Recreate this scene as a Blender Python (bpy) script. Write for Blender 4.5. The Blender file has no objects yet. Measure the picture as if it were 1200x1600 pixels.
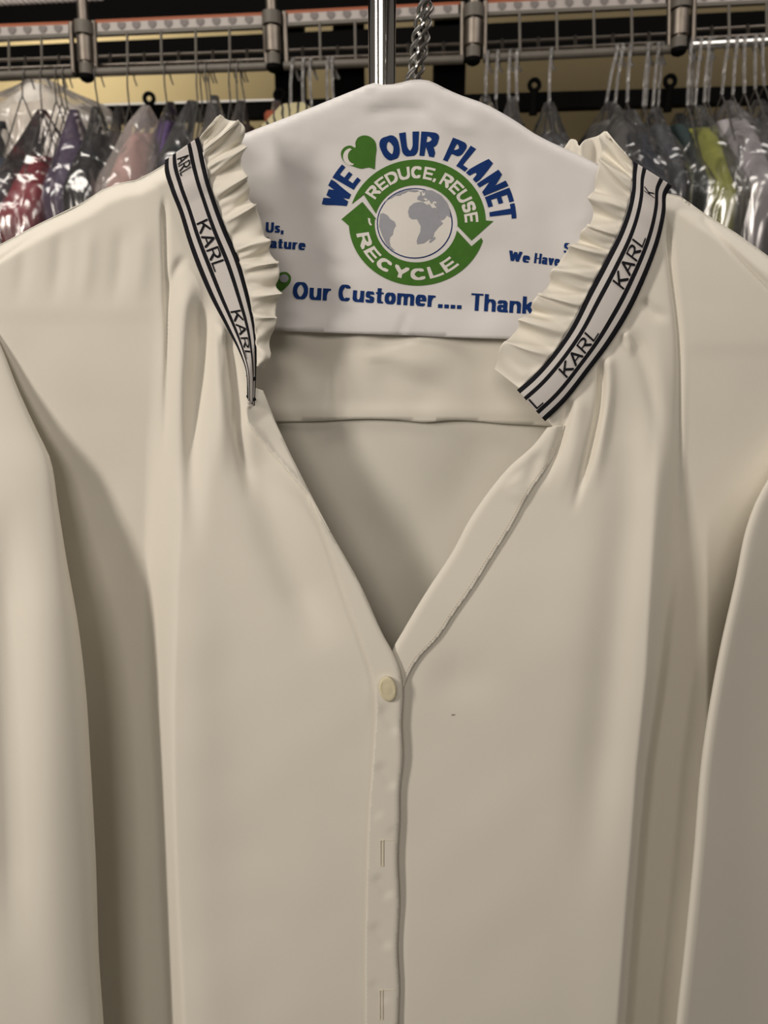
import bpy, bmesh, math, random
import numpy as np
from mathutils import Vector, Matrix, noise
from mathutils.geometry import delaunay_2d_cdt
random.seed(7)
S = bpy.context.scene
COL = S.collection
R = math.radians

# ------------------------------------------------------------------ camera, world, lights, exposure
F = 1156.0                                   # focal length in pixels of the 1200x1600 frame
CAM = Vector((0.0, -0.41, 1.50)); PITCH = R(15.3)
cd = bpy.data.cameras.new('camera'); cam = bpy.data.objects.new('camera', cd); COL.objects.link(cam)
cam.location = CAM; cam.rotation_euler = (R(90) - PITCH, 0, 0)
cd.sensor_fit = 'VERTICAL'; cd.sensor_height = 36.0; cd.lens = 36.0 * F / 1600.0
cd.clip_start = 0.02
cd.dof.use_dof = True; cd.dof.focus_distance = 0.405; cd.dof.aperture_fstop = 11.0
S.camera = cam
S.view_settings.view_transform = 'Standard'; S.view_settings.look = 'None'
S.view_settings.exposure = -0.27; S.view_settings.gamma = 1.0
S.cycles.transparent_max_bounces = 32
w = bpy.data.worlds.new('world'); S.world = w; w.use_nodes = True
w.node_tree.nodes['Background'].inputs[0].default_value = (1.0, 0.90, 0.78, 1)
w.node_tree.nodes['Background'].inputs[1].default_value = 0.11

def lamp(name, loc, target, size, power, color):
    l = bpy.data.lights.new(name, 'AREA'); l.shape = 'RECTANGLE'; l.size, l.size_y = size
    l.energy = power; l.color = color
    o = bpy.data.objects.new(name, l); COL.objects.link(o); o.location = loc
    o.rotation_euler = (Vector(target) - Vector(loc)).to_track_quat('-Z', 'Y').to_euler()
    return o
lamp('ceiling_lamp_left', (-1.40, -1.10, 2.05), (-0.1, 0, 1.10), (0.22, 0.7), 23.5, (1.0, 0.905, 0.80))
lamp('ceiling_lamp_right', (0.62, -0.38, 2.40), (0, 0, 1.50), (0.16, 0.5), 3.9, (1.0, 0.905, 0.81))
lamp('fill_lamp_behind_camera', (-0.35, -1.9, 2.25), (0, 0, 1.15), (0.8, 0.5), 12.5, (1.0, 0.905, 0.81))  # unseen fill lamp, added to brighten the V neck and lower blouse
lamp('ceiling_lamp_conveyor_left', (-0.75, 0.30, 2.55), (-0.6, 1.0, 1.6), (1.1, 0.35), 12, (1.0, 0.93, 0.84))
lamp('ceiling_lamp_conveyor_right', (0.9, 0.25, 2.55), (0.6, 0.9, 1.6), (1.0, 0.45), 7, (1.0, 0.93, 0.86))
lamp('ceiling_lamp_aisle', (-1.1, 1.75, 2.45), (-0.8, 2.3, 1.8), (0.4, 0.3), 7, (1.0, 0.92, 0.74))

# ------------------------------------------------------------------ pixel -> place
FW = Vector((0, math.cos(PITCH), -math.sin(PITCH))); UP = Vector((0, math.sin(PITCH), math.cos(PITCH)))
def atn(px, py, Y):                           # numpy: points where the rays meet depth Y
    px = np.asarray(px, float); py = np.asarray(py, float)
    a = (px - 600) / F; b = (800 - py) / F
    dy = FW.y + b * UP.y; dz = FW.z + b * UP.z
    t = (Y - CAM.y) / dy
    return np.stack([CAM.x + a * t, CAM.y + dy * t, CAM.z + dz * t], -1)
def at(px, py, Y): return Vector(atn(px, py, Y).tolist())
CY, CM = 0.88, 0.111                          # the conveyor runs slightly towards the camera on the right
def bg(px, py, off=0.0):
    a = (px - 600) / F; b = (800 - py) / F
    dx, dy, dz = a, FW.y + b * UP.y, FW.z + b * UP.z
    t = (CY + off - CM * CAM.x - CAM.y) / (dy + CM * dx)
    return Vector((CAM.x + dx * t, CAM.y + dy * t, CAM.z + dz * t))

# ------------------------------------------------------------------ materials
def mat(name, col, rough=0.6, metal=0.0, spec=0.4, bump=None, sheen=0.0, var=0.0, varscale=20.0):
    m = bpy.data.materials.new(name); m.use_nodes = True
    nt = m.node_tree; b = nt.nodes['Principled BSDF']
    b.inputs['Base Color'].default_value = (*col, 1); b.inputs['Roughness'].default_value = rough
    b.inputs['Metallic'].default_value = metal; b.inputs['Specular IOR Level'].default_value = spec
    if sheen: b.inputs['Sheen Weight'].default_value = sheen
    tc = nt.nodes.new('ShaderNodeTexCoord')
    if bump:
        n = nt.nodes.new('ShaderNodeTexNoise'); n.inputs['Scale'].default_value = bump[0]; n.inputs['Detail'].default_value = 4
        nt.links.new(tc.outputs['Object'], n.inputs['Vector'])
        bp = nt.nodes.new('ShaderNodeBump'); bp.inputs['Strength'].default_value = bump[1]; bp.inputs['Distance'].default_value = bump[2]
        nt.links.new(n.outputs['Fac'], bp.inputs['Height']); nt.links.new(bp.outputs['Normal'], b.inputs['Normal'])
    if var:
        n = nt.nodes.new('ShaderNodeTexNoise'); n.inputs['Scale'].default_value = varscale; n.inputs['Detail'].default_value = 5
        nt.links.new(tc.outputs['Object'], n.inputs['Vector'])
        mx = nt.nodes.new('ShaderNodeMix'); mx.data_type = 'RGBA'
        mx.inputs['A'].default_value = (*[c * (1 - var) for c in col], 1); mx.inputs['B'].default_value = (*[min(1, c * (1 + var)) for c in col], 1)
        nt.links.new(n.outputs['Fac'], mx.inputs['Factor']); nt.links.new(mx.outputs['Result'], b.inputs['Base Color'])
    return m
def film(name, tint, milk, gloss=0.07, rough=0.10, scale=38.0):
    m = bpy.data.materials.new(name); m.use_nodes = True; nt = m.node_tree; N = nt.nodes.new; L = nt.links.new
    out = nt.nodes['Material Output']; nt.nodes.remove(nt.nodes['Principled BSDF'])
    tr = N('ShaderNodeBsdfTransparent'); tr.inputs[0].default_value = (*[0.82 + 0.18 * t for t in tint], 1)
    gl = N('ShaderNodeBsdfGlossy'); gl.inputs['Roughness'].default_value = rough; gl.inputs['Color'].default_value = (1, 1, 1, 1)
    df = N('ShaderNodeBsdfDiffuse'); df.inputs[0].default_value = (*tint, 1)
    tl = N('ShaderNodeBsdfTranslucent'); tl.inputs[0].default_value = (*tint, 1); m0 = N('ShaderNodeMixShader'); m0.inputs[0].default_value = .4
    L(df.outputs[0], m0.inputs[1]); L(tl.outputs[0], m0.inputs[2])
    lw = N('ShaderNodeFresnel'); lw.inputs[0].default_value = 1.5
    ma = N('ShaderNodeMath'); ma.operation = 'MULTIPLY_ADD'; ma.inputs[1].default_value = 0.9; ma.inputs[2].default_value = gloss; ma.use_clamp = True; L(lw.outputs[0], ma.inputs[0])
    m1 = N('ShaderNodeMixShader'); L(ma.outputs[0], m1.inputs[0]); L(tr.outputs[0], m1.inputs[1]); L(gl.outputs[0], m1.inputs[2])
    m2 = N('ShaderNodeMixShader'); m2.inputs[0].default_value = milk; L(m1.outputs[0], m2.inputs[1]); L(m0.outputs[0], m2.inputs[2]); L(m2.outputs[0], out.inputs[0])
    tc = N('ShaderNodeTexCoord'); n = N('ShaderNodeTexNoise'); n.inputs['Scale'].default_value = scale; n.inputs['Detail'].default_value = 1.5; n.inputs['Distortion'].default_value = 1.0
    mp = N('ShaderNodeMapping'); mp.inputs['Scale'].default_value = (1.3, 1.3, 0.45); mp.inputs['Rotation'].default_value = (.3, .25, 0)
    L(tc.outputs['Object'], mp.inputs[0]); L(mp.outputs[0], n.inputs['Vector'])
    bp = N('ShaderNodeBump'); bp.inputs['Strength'].default_value = 0.85; bp.inputs['Distance'].default_value = 0.02
    L(n.outputs['Fac'], bp.inputs['Height'])
    for q in (gl, lw): L(bp.outputs['Normal'], q.inputs['Normal'])
    return m
M = {}
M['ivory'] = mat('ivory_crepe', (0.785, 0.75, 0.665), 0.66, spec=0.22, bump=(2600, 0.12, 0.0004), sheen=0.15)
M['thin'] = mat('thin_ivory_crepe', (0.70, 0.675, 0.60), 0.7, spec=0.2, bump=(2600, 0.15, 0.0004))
M['paper'] = mat('white_paper', (0.76, 0.745, 0.74), 0.8, spec=0.15, bump=(60, 0.12, 0.002))
M['tapewhite'] = mat('woven_white_tape', (0.68, 0.65, 0.63), 0.8, spec=0.2, bump=(2500, 0.25, 0.0005))
M['tapeblack'] = mat('woven_black_yarn', (0.012, 0.012, 0.016), 0.85, spec=0.15)
M['blue'] = mat('blue_ink', (0.010, 0.038, 0.165), 0.8, spec=.1, var=0.12, varscale=300)
M['green'] = mat('green_ink', (0.065, 0.18, 0.03), 0.8, spec=.1, var=0.15, varscale=260)
M['inkwhite'] = mat('unprinted_paper', (0.76, 0.74, 0.70), 0.65)
M['greyink'] = mat('grey_ink', (0.33, 0.34, 0.38), 0.65, var=0.08, varscale=300)
M['button'] = mat('pearl_button', (0.72, 0.66, 0.46), 0.25, spec=0.6, var=0.12, varscale=90)
M['stitch'] = mat('stitch_thread', (0.62, 0.56, 0.43), 0.8)
M['stain'] = mat('grey_speck', (0.35, 0.31, 0.25), 0.9)
M['wire'] = mat('galvanised_wire', (0.62, 0.62, 0.60), 0.28, metal=1.0)
M['wiredark'] = mat('dull_wire', (0.16, 0.15, 0.14), 0.4, metal=0.8)
M['chrome'] = mat('chrome_pole', (0.78, 0.76, 0.74), 0.12, metal=1.0)
M['steel'] = mat('worn_steel', (0.20, 0.175, 0.15), 0.38, metal=0.9, var=0.25, varscale=60)
M['greypaint'] = mat('grey_painted_bar', (0.10, 0.09, 0.075), 0.5, spec=0.4, var=0.2, varscale=40)
M['black'] = mat('black_metal', (0.003, 0.003, 0.003), 0.7, spec=0.03)
M['orange'] = mat('orange_band', (0.24, 0.06, 0.018), 0.6)
M['redclip'] = mat('red_end', (0.30, 0.04, 0.02), 0.6)
M['strip'] = mat('printed_strip', (0.34, 0.31, 0.295), 0.6)
M['stamp'] = mat('grey_stamp', (0.15, 0.135, 0.13), 0.7)
M['wall'] = mat('cream_wall', (0.62, 0.50, 0.29), 0.8, var=0.06, varscale=3)
M['floor'] = mat('grey_floor', (0.18, 0.17, 0.16), 0.7, var=0.15, varscale=8)
M['dark'] = mat('dark_ceiling', (0.01, 0.01, 0.01), 0.9)
M['clear'] = film('clear_film', (0.75, 0.75, 0.77), 0.03, gloss=.12, rough=.2, scale=19)
M['clearlilac'] = film('lilac_film', (0.50, 0.40, 0.62), 0.14, gloss=.12, rough=.22, scale=19)
M['cleargrey'] = film('grey_film', (0.55, 0.53, 0.53), 0.09, gloss=.12, rough=.22, scale=19)
M['clearwhite'] = film('white_film', (0.85, 0.80, 0.76), 0.24, gloss=.1, rough=0.22, scale=19)
M['wrapfilm'] = film('wrapped_film', (0.5, 0.48, 0.47), 0.28, gloss=.12, rough=0.25, scale=160)

# ------------------------------------------------------------------ object helpers
def thing(name, label, cat, loc=(0, 0, 0), group=None):
    o = bpy.data.objects.new(name, None); COL.objects.link(o); o.location = loc; o.empty_display_size = 0.02
    o['label'] = label; o['category'] = cat
    if group: o['group'] = group
    return o
def tag(o, label, cat, group=None):
    o['label'] = label; o['category'] = cat
    if group: o['group'] = group
    return o
def link(name, verts, faces, mats, parent=None, idx=None, smooth=True, solid=0.0, label=None):
    me = bpy.data.meshes.new(name); me.from_pydata([tuple(v) for v in verts], [], [tuple(f) for f in faces]); me.validate()
    if not isinstance(mats, (list, tuple)): mats = [mats]
    for m in mats: me.materials.append(m)
    if idx is not None and len(idx) == len(me.polygons): me.polygons.foreach_set('material_index', idx)
    if smooth: me.polygons.foreach_set('use_smooth', [True] * len(me.polygons))
    o = bpy.data.objects.new(name, me); COL.objects.link(o)
    if parent is not None:
        o.parent = parent; base = Vector(parent.location); par = parent.parent
        while par is not None: base += Vector(par.location); par = par.parent
        me.transform(Matrix.Translation(-base))
    if solid:
        md = o.modifiers.new('thickness', 'SOLIDIFY'); md.thickness = solid; md.offset = -1
    if label: o['label'] = label
    return o
class MB:
    def __init__(s): s.v = []; s.f = []; s.i = []
    def add(s, v, f, mi=0):
        b = len(s.v); s.v += [Vector(x) for x in v]; s.f += [tuple(b + k for k in q) for q in f]; s.i += [mi] * len(f)
    def tube(s, pts, r, n=10, mi=0, caps=True):
        pts = [Vector(p) for p in pts]; k = len(pts); rr = r if isinstance(r, (list, tuple)) else [r] * k
        t0 = (pts[1] - pts[0]).normalized(); u = t0.orthogonal().normalized(); vs = []
        for i in range(k):
            t = (pts[min(i + 1, k - 1)] - pts[max(i - 1, 0)]).normalized()
            u = (u - t * u.dot(t)); u = u.normalized() if u.length > 1e-9 else t.orthogonal().normalized(); v = t.cross(u)
            for j in range(n):
                a = 2 * math.pi * j / n; vs.append(pts[i] + (u * math.cos(a) + v * math.sin(a)) * rr[i])
        fs = [(i * n + j, i * n + (j + 1) % n, (i + 1) * n + (j + 1) % n, (i + 1) * n + j) for i in range(k - 1) for j in range(n)]
        if caps: fs += [tuple(range(n))[::-1], tuple((k - 1) * n + j for j in range(n))]
        s.add(vs, fs, mi)
    def hull(s, a, b, mi=0):                  # a box from two corresponding quads (four points each)
        s.add(list(a) + list(b), [(3, 2, 1, 0), (4, 5, 6, 7), (0, 1, 5, 4), (1, 2, 6, 5), (2, 3, 7, 6), (3, 0, 4, 7)], mi)
    def bar(s, p, q, hy, hz, mi=0):           # box beam from p to q, half depth hy, half height hz
        p, q = Vector(p), Vector(q); d = (q - p).normalized(); n = Vector((-d.y, d.x, 0)).normalized(); z = Vector((0, 0, 1))
        qd = lambda c: [c - n * hy - z * hz, c + n * hy - z * hz, c + n * hy + z * hz, c - n * hy + z * hz]
        s.hull(qd(p), qd(q), mi)
    def done(s, name, mats, parent=None, smooth=True, **k):
        o = link(name, s.v, s.f, mats, parent, s.i, smooth, **k)
        bm = bmesh.new(); bm.from_mesh(o.data); bmesh.ops.recalc_face_normals(bm, faces=bm.faces); bm.to_mesh(o.data); bm.free()
        if smooth:
            try: o.data.set_sharp_from_angle(angle=R(40))
            except Exception: pass
        return o
def spline(pts, n):                            # smooth resample by chord length (Catmull-Rom), numpy
    P = np.array(pts, float); k = len(P)
    if k == 2: return P[0] + (P[1] - P[0]) * np.linspace(0, 1, n)[:, None]
    c = np.r_[0, np.cumsum(np.linalg.norm(np.diff(P[:, :2], axis=0), axis=1))]
    T = np.gradient(P, c, axis=0); s = np.linspace(0, c[-1], n); i = np.clip(np.searchsorted(c, s, 'right') - 1, 0, k - 2)
    h = (c[i + 1] - c[i])[:, None]; u = ((s - c[i])[:, None]) / h
    return (2*u**3 - 3*u**2 + 1)*P[i] + (u**3 - 2*u**2 + u)*h*T[i] + (-2*u**3 + 3*u**2)*P[i + 1] + (u**3 - u**2)*h*T[i + 1]
def nearest(X, Y, poly):                       # distance, signed side, 0..1 place along a polyline
    P = np.array(poly, float); best = np.full(X.shape, 1e9); side = np.zeros(X.shape); along = np.zeros(X.shape)
    L = np.r_[0, np.cumsum(np.linalg.norm(np.diff(P, axis=0), axis=1))]
    for i in range(len(P) - 1):
        a, b = P[i], P[i + 1]; d = b - a; q = d @ d
        t = np.clip(((X - a[0]) * d[0] + (Y - a[1]) * d[1]) / q, 0, 1)
        ex, ey = X - a[0] - t * d[0], Y - a[1] - t * d[1]; dist = np.hypot(ex, ey)
        m = dist < best; best[m] = dist[m]; side[m] = np.sign(d[0] * ey - d[1] * ex)[m]; along[m] = ((L[i] + t * np.sqrt(q)) / L[-1])[m]
    return best, side, along
def sstep(x, a, b):
    t = np.clip((x - a) / (b - a), 0, 1); return t * t * (3 - 2 * t)
def groove(X, Y, poly, wd, depth, t0=0.15, t1=0.3):   # a soft valley (depth > 0) or ridge (depth < 0) along a line, fading at both ends
    d, s, a = nearest(X, Y, spline(poly, 24)); f = sstep(a, -1e-6, t0) if t0 else 1.0
    f = f * (1 - sstep(a, 1 - t1, 1.0)) if t1 else f
    return -depth * f * np.exp(-(d / wd) ** 2)
def wob(X, Y, sc, seed=0.0):
    return np.array([noise.noise(Vector((x / sc, y / sc, seed))) for x, y in zip(X.ravel(), Y.ravel())]).reshape(X.shape)
def inside(px, py, poly):
    P = np.array(poly); r = np.zeros(px.shape, bool); j = len(P) - 1
    for i in range(len(P)):
        c = ((P[i, 1] > py) != (P[j, 1] > py)) & (px < (P[j, 0] - P[i, 0]) * (py - P[i, 1]) / (P[j, 1] - P[i, 1] + 1e-12) + P[i, 0]); r ^= c; j = i
    return r
def sheet(name, poly, depth, Y0, step, m, parent, solid=0.0006, back=False, label=None):
    P = np.array(poly, float); B = []
    for i in range(len(P)):
        a, b = P[i], P[(i + 1) % len(P)]; n = max(1, int(np.linalg.norm(b - a) / step)); B += [a + (b - a) * k / n for k in range(n)]
    B = np.array(B)
    gx, gy = np.meshgrid(np.arange(P[:, 0].min(), P[:, 0].max(), step), np.arange(P[:, 1].min(), P[:, 1].max(), step))
    gx = gx + (np.arange(gx.shape[0]) % 2)[:, None] * step * .5; gx, gy = gx.ravel(), gy.ravel()
    k = inside(gx, gy, P); gx, gy = gx[k], gy[k]; dd = nearest(gx, gy, np.r_[P, P[:1]])[0]; k = dd > step * .45; gx, gy = gx[k], gy[k]
    pts = [Vector(p) for p in B] + [Vector((x, y)) for x, y in zip(gx, gy)]
    nb = len(B); r = delaunay_2d_cdt(pts, [], [list(range(nb))], 1, 1e-4)
    V = np.array([[p.x, p.y] for p in r[0]]); d = depth(V[:, 0], V[:, 1]); W = atn(V[:, 0], V[:, 1], Y0 - d)
    fs = []
    for t in r[2]:
        a, b, c = (V[i] for i in t[:3]); ar = (b[0] - a[0]) * (c[1] - a[1]) - (b[1] - a[1]) * (c[0] - a[0])
        fs.append(tuple(t) if (ar < 0) != back else tuple(t)[::-1])
    return link(name, W, fs, m, parent, solid=solid, label=label)

# ------------------------------------------------------------------ stroke lettering
def arc(cx, cy, rx, ry, a0, a1, n=14):
    return [(cx + rx * math.cos(R(a0 + (a1 - a0) * i / n)), cy + ry * math.sin(R(a0 + (a1 - a0) * i / n))) for i in range(n + 1)]
XH = 0.70
GL = {                                          # letter: width, height, strokes in a unit box
 'A': (.92, 1, [[(0, 0), (.5, 1), (1, 0)], [(.2, .3), (.8, .3)]]), 'C': (.85, 1, [arc(.5, .5, .5, .5, 48, 312)]),
 'D': (.88, 1, [[(0, 0), (0, 1), (.4, 1)] + arc(.4, .5, .6, .5, 80, -80) + [(.4, 0), (0, 0)]]),
 'E': (.76, 1, [[(1, 1), (0, 1), (0, 0), (1, 0)], [(0, .5), (.88, .5)]]), 'H': (.9, 1, [[(0, 0), (0, 1)], [(1, 0), (1, 1)], [(0, .5), (1, .5)]]),
 'K': (.86, 1, [[(0, 0), (0, 1)], [(1, 1), (.04, .42)], [(.36, .6), (1, 0)]]), 'L': (.72, 1, [[(0, 1), (0, 0), (1, 0)]]),
 'N': (.92, 1, [[(0, 0), (0, 1), (1, 0), (1, 1)]]), 'O': (.94, 1, [arc(.5, .5, .5, .5, 0, 360, 28)]),
 'P': (.8, 1, [[(0, 0), (0, 1), (.5, 1)] + arc(.5, .72, .5, .28, 80, -80) + [(.5, .44), (0, .44)]]),
 'R': (.86, 1, [[(0, 0), (0, 1), (.5, 1)] + arc(.5, .74, .46, .26, 80, -80) + [(.5, .48), (0, .48)], [(.5, .48), (1, 0)]]),
 'S': (.8, 1, [arc(.5, .75, .46, .25, 25, 270) + arc(.5, .25, .5, .25, 80, -155)]), 'T': (.8, 1, [[(0, 1), (1, 1)], [(.5, 1), (.5, 0)]]),
 'U': (.88, 1, [[(0, 1), (0, .36)] + arc(.5, .36, .5, .36, 190, 350) + [(1, .36), (1, 1)]]),
 'W': (1.28, 1, [[(0, 1), (.25, 0), (.5, .9), (.75, 0), (1, 1)]]), 'Y': (.86, 1, [[(0, 1), (.5, .45), (1, 1)], [(.5, .45), (.5, 0)]]),
 ',': (.26, .25, [[(.5, 1), (.5, .1), (.15, -.9)]]), '.': (.27, .25, [[(.5, 0), (.5, 1)]]),
 'u': (.74, XH, [[(0, 1), (0, .36)] + arc(.5, .36, .5, .36, 190, 345) + [(1, .4)], [(1, 1), (1, 0)]]),
 'r': (.52, XH, [[(0, 0), (0, 1)], [(0, .55)] + arc(.7, .55, .6, .45, 160, 70)]),
 's': (.58, XH, [arc(.5, .75, .46, .25, 25, 270) + arc(.5, .25, .5, .25, 80, -155)]),
 't': (.5, .92, [[(.4, 1), (.4, .2), (.55, .02), (1, .02)], [(0, .7), (1, .7)]]), 'o': (.72, XH, [arc(.5, .5, .5, .5, 0, 360, 24)]),
 'm': (1.12, XH, [[(0, 0), (0, 1)], [(0, .6)] + arc(.25, .68, .25, .32, 170, 0) + [(.5, 0)], [(.5, .6)] + arc(.75, .68, .25, .32, 170, 0) + [(1, 0)]]),
 'e': (.7, XH, [[(.02, .5), (1, .5)] + arc(.5, .5, .5, .5, 8, 312, 20)]),
 'a': (.72, XH, [arc(.45, .68, .45, .32, 155, 10) + [(.9, .5), (.9, .1), (1, 0)], arc(.45, .28, .45, .28, 0, 360, 18)]),
 'n': (.76, XH, [[(0, 0), (0, 1)], [(0, .58)] + arc(.5, .6, .5, .4, 170, 0) + [(1, 0)]]),
 'h': (.76, 1, [[(0, 0), (0, 1)], [(0, .4)] + arc(.5, .42, .5, .27, 170, 0) + [(1, 0)]]),
 'k': (.78, 1, [[(0, 0), (0, 1)], [(.95, .66), (.06, .28)], [(.38, .42), (1, 0)]]), 'v': (.7, XH, [[(0, 1), (.5, 0), (1, 1)]]),
}
def hull2(pts):
    pts = sorted(set(pts)); out = []
    for seq in (pts, pts[::-1]):
        h = []
        for p in seq:
            while len(h) >= 2 and (h[-1][0]-h[-2][0])*(p[1]-h[-2][1]) - (h[-1][1]-h[-2][1])*(p[0]-h[-2][0]) <= 1e-12: h.pop()
            h.append(p)
        out += h[:-1]
    return out
def union(polys):
    vs, fs = [], []
    for p in polys:
        fs.append(list(range(len(vs), len(vs) + len(p)))); vs += [Vector(q) for q in p]
    r = delaunay_2d_cdt(vs, [], fs, 1, 1e-6)
    return [(p.x, p.y) for p in r[0]], [tuple(f) for f, o in zip(r[2], r[5]) if o]
def text2d(s, nw, nh, gap=0.1, condense=1.0, space=0.4, rnd=False, widths={}):
    V, T, x = [], [], 0.0
    nib = [(nw/2*math.cos(R(a)), nh/2*math.sin(R(a))) for a in range(0, 360, 30)] if rnd else [(-nw/2, -nh/2), (nw/2, -nh/2), (nw/2, nh/2), (-nw/2, nh/2)]
    for ch in s:
        if ch == ' ': x += space; continue
        wd, H, strokes = GL[ch]; wd = widths.get(ch, wd * condense); H = max(H, nh * 1.02); polys = []
        wd = max(wd, nw * 1.02)
        for st in strokes:
            q = [(x + nw/2 + a * (wd - nw), nh/2 + b * (H - nh)) for a, b in st]; d = [q[0]]
            for a, b in zip(q, q[1:]):
                n = max(1, int(math.hypot(b[0]-a[0], b[1]-a[1]) / .12))
                d += [(a[0]+(b[0]-a[0])*k/n, a[1]+(b[1]-a[1])*k/n) for k in range(1, n + 1)]
            for a, b in zip(d, d[1:]):
                polys.append(hull2([(round(c[0]+e[0], 6), round(c[1]+e[1], 6)) for c in (a, b) for e in nib]))
        v, t = union(polys); o = len(V); V += v; T += [tuple(o + i for i in f) for f in t]; x += wd + gap
    return np.array(V), T, x - gap
def patch(name, V, T, place, m, parent, label=None):          # flat 2D triangles laid on a surface
    W = place(V[:, 0], V[:, 1]); fs = []
    for f in T:
        n = (Vector(W[f[1]]) - Vector(W[f[0]])).cross(Vector(W[f[2]]) - Vector(W[f[0]]))
        fs.append(f if n.dot(CAM - Vector(W[f[0]])) > 0 else f[::-1])
    return link(name, W, fs, m, parent, smooth=False, label=label)

# ------------------------------------------------------------------ the room
def struct(o): o['kind'] = 'structure'; return o
def box(name, lo, hi, m):
    b = MB(); x0, y0, z0 = lo; x1, y1, z1 = hi
    b.hull([(x0, y0, z0), (x1, y0, z0), (x1, y1, z0), (x0, y1, z0)], [(x0, y0, z1), (x1, y0, z1), (x1, y1, z1), (x0, y1, z1)]); return b.done(name, m, smooth=False)
struct(box('floor', (-3, -3, -0.05), (3, 2.5, 0), M['floor']))
struct(box('wall_back', (-3, 2.3, 0), (3, 2.4, 2.8), M['wall']))
struct(box('ceiling', (-3, -3, 2.8), (3, 2.5, 2.85), M['dark']))

# ------------------------------------------------------------------ the blouse
BL_LABEL = 'ivory ruffle-necked blouse with black and white lettered collar tape on a paper-covered hanger'
blouse = thing('blouse', BL_LABEL, 'blouse', at(600, 800, 0.0))
XFL = ([330, 500, 600, 700, 900, 1100, 1250, 1400, 1600, 1800], [258, 261, 258, 252, 244, 243, 248, 254, 264, 275])
XFR = ([300, 394, 480, 600, 731, 900, 1050, 1200, 1400, 1600, 1800], [1040, 1047, 1058, 1058, 1056, 1045, 1034, 1016, 1000, 985, 970])
SHL = [(-260, 520), (-120, 448), (0, 384), (60, 352), (130, 318), (160, 298), (190, 287), (213, 283), (235, 272), (262, 256), (315, 224)]
SHR = [(1000, 268), (1043, 304), (1062, 308), (1100, 335), (1150, 366), (1200, 402), (1330, 500), (1460, 620)]
def shoulder_round(X, Y, line, wd, amt):
    d = nearest(X, Y, line)[0]; u = np.clip(1 - d / wd, 0, 1); return -amt * u * u
def depth_left(X, Y):
    xf = np.interp(Y, *XFL); rise = sstep(Y, 380, 1050); k = sstep(Y, 650, 1350)
    u = np.clip((X - xf + 26 - 20 * k) / (66 - 34 * k), 0, 1); lean = u * u * (3 - 2 * u)
    d = 0.002 + 0.020 * rise * lean - 0.017 * sstep(Y, 480, 1100) * (1 - lean)
    d += 0.0022 * rise * np.exp(-((X - xf - 55) / 45) ** 2)
    d += 0.0005 * (1 - sstep(Y, 478, 512)) * (1 - sstep(X, 215, 262))
    d += groove(X, Y, [(256, 300), (259, 400), (262, 520), (259, 640), (253, 740)], 4.5, 0.0030, .1, .4)
    d += groove(X, Y, [(316, 445), (316, 530), (306, 620), (300, 720), (306, 880)], 17, 0.0075, .2, .55)
    d += groove(X, Y, [(338, 478), (338, 560), (345, 640), (345, 760)], 13, -0.0035, .2, .5)
    d += groove(X, Y, [(350, 515), (366, 590), (376, 680), (396, 800)], 10, 0.0042, .1, .5)
    d += groove(X, Y, [(306, 412), (290, 470), (282, 560), (285, 760)], 16, -0.0040, .2, .5)
    d += groove(X, Y, [(292, 395), (272, 430), (262, 500)], 8, 0.0022, .2, .5)
    d += groove(X, Y, [(344, 505), (351, 540), (352, 600)], 5, -0.0026, .2, .6)
    d += groove(X, Y, [(384, 660), (410, 760), (460, 900), (520, 1020)], 34, 0.0050, .2, .3)
    d += groove(X, Y, [(-60, 440), (0, 405), (48, 372), (95, 340), (140, 316)], 3.2, 0.0017, .05, .4)
    for x0, a in ((40, .0009), (95, .0012), (140, -.001), (190, .0012), (225, -.0009)):
        d += groove(X, Y, [(x0, 345), (x0 - 4, 420), (x0 - 14, 490)], 13, a, .3, .5)
    d += 0.0016 * wob(X, Y, 260, 3.1) + 0.0005 * wob(X, Y, 80, 5.7)
    return d + shoulder_round(X, Y, SHL, 26, 0.011)
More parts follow.
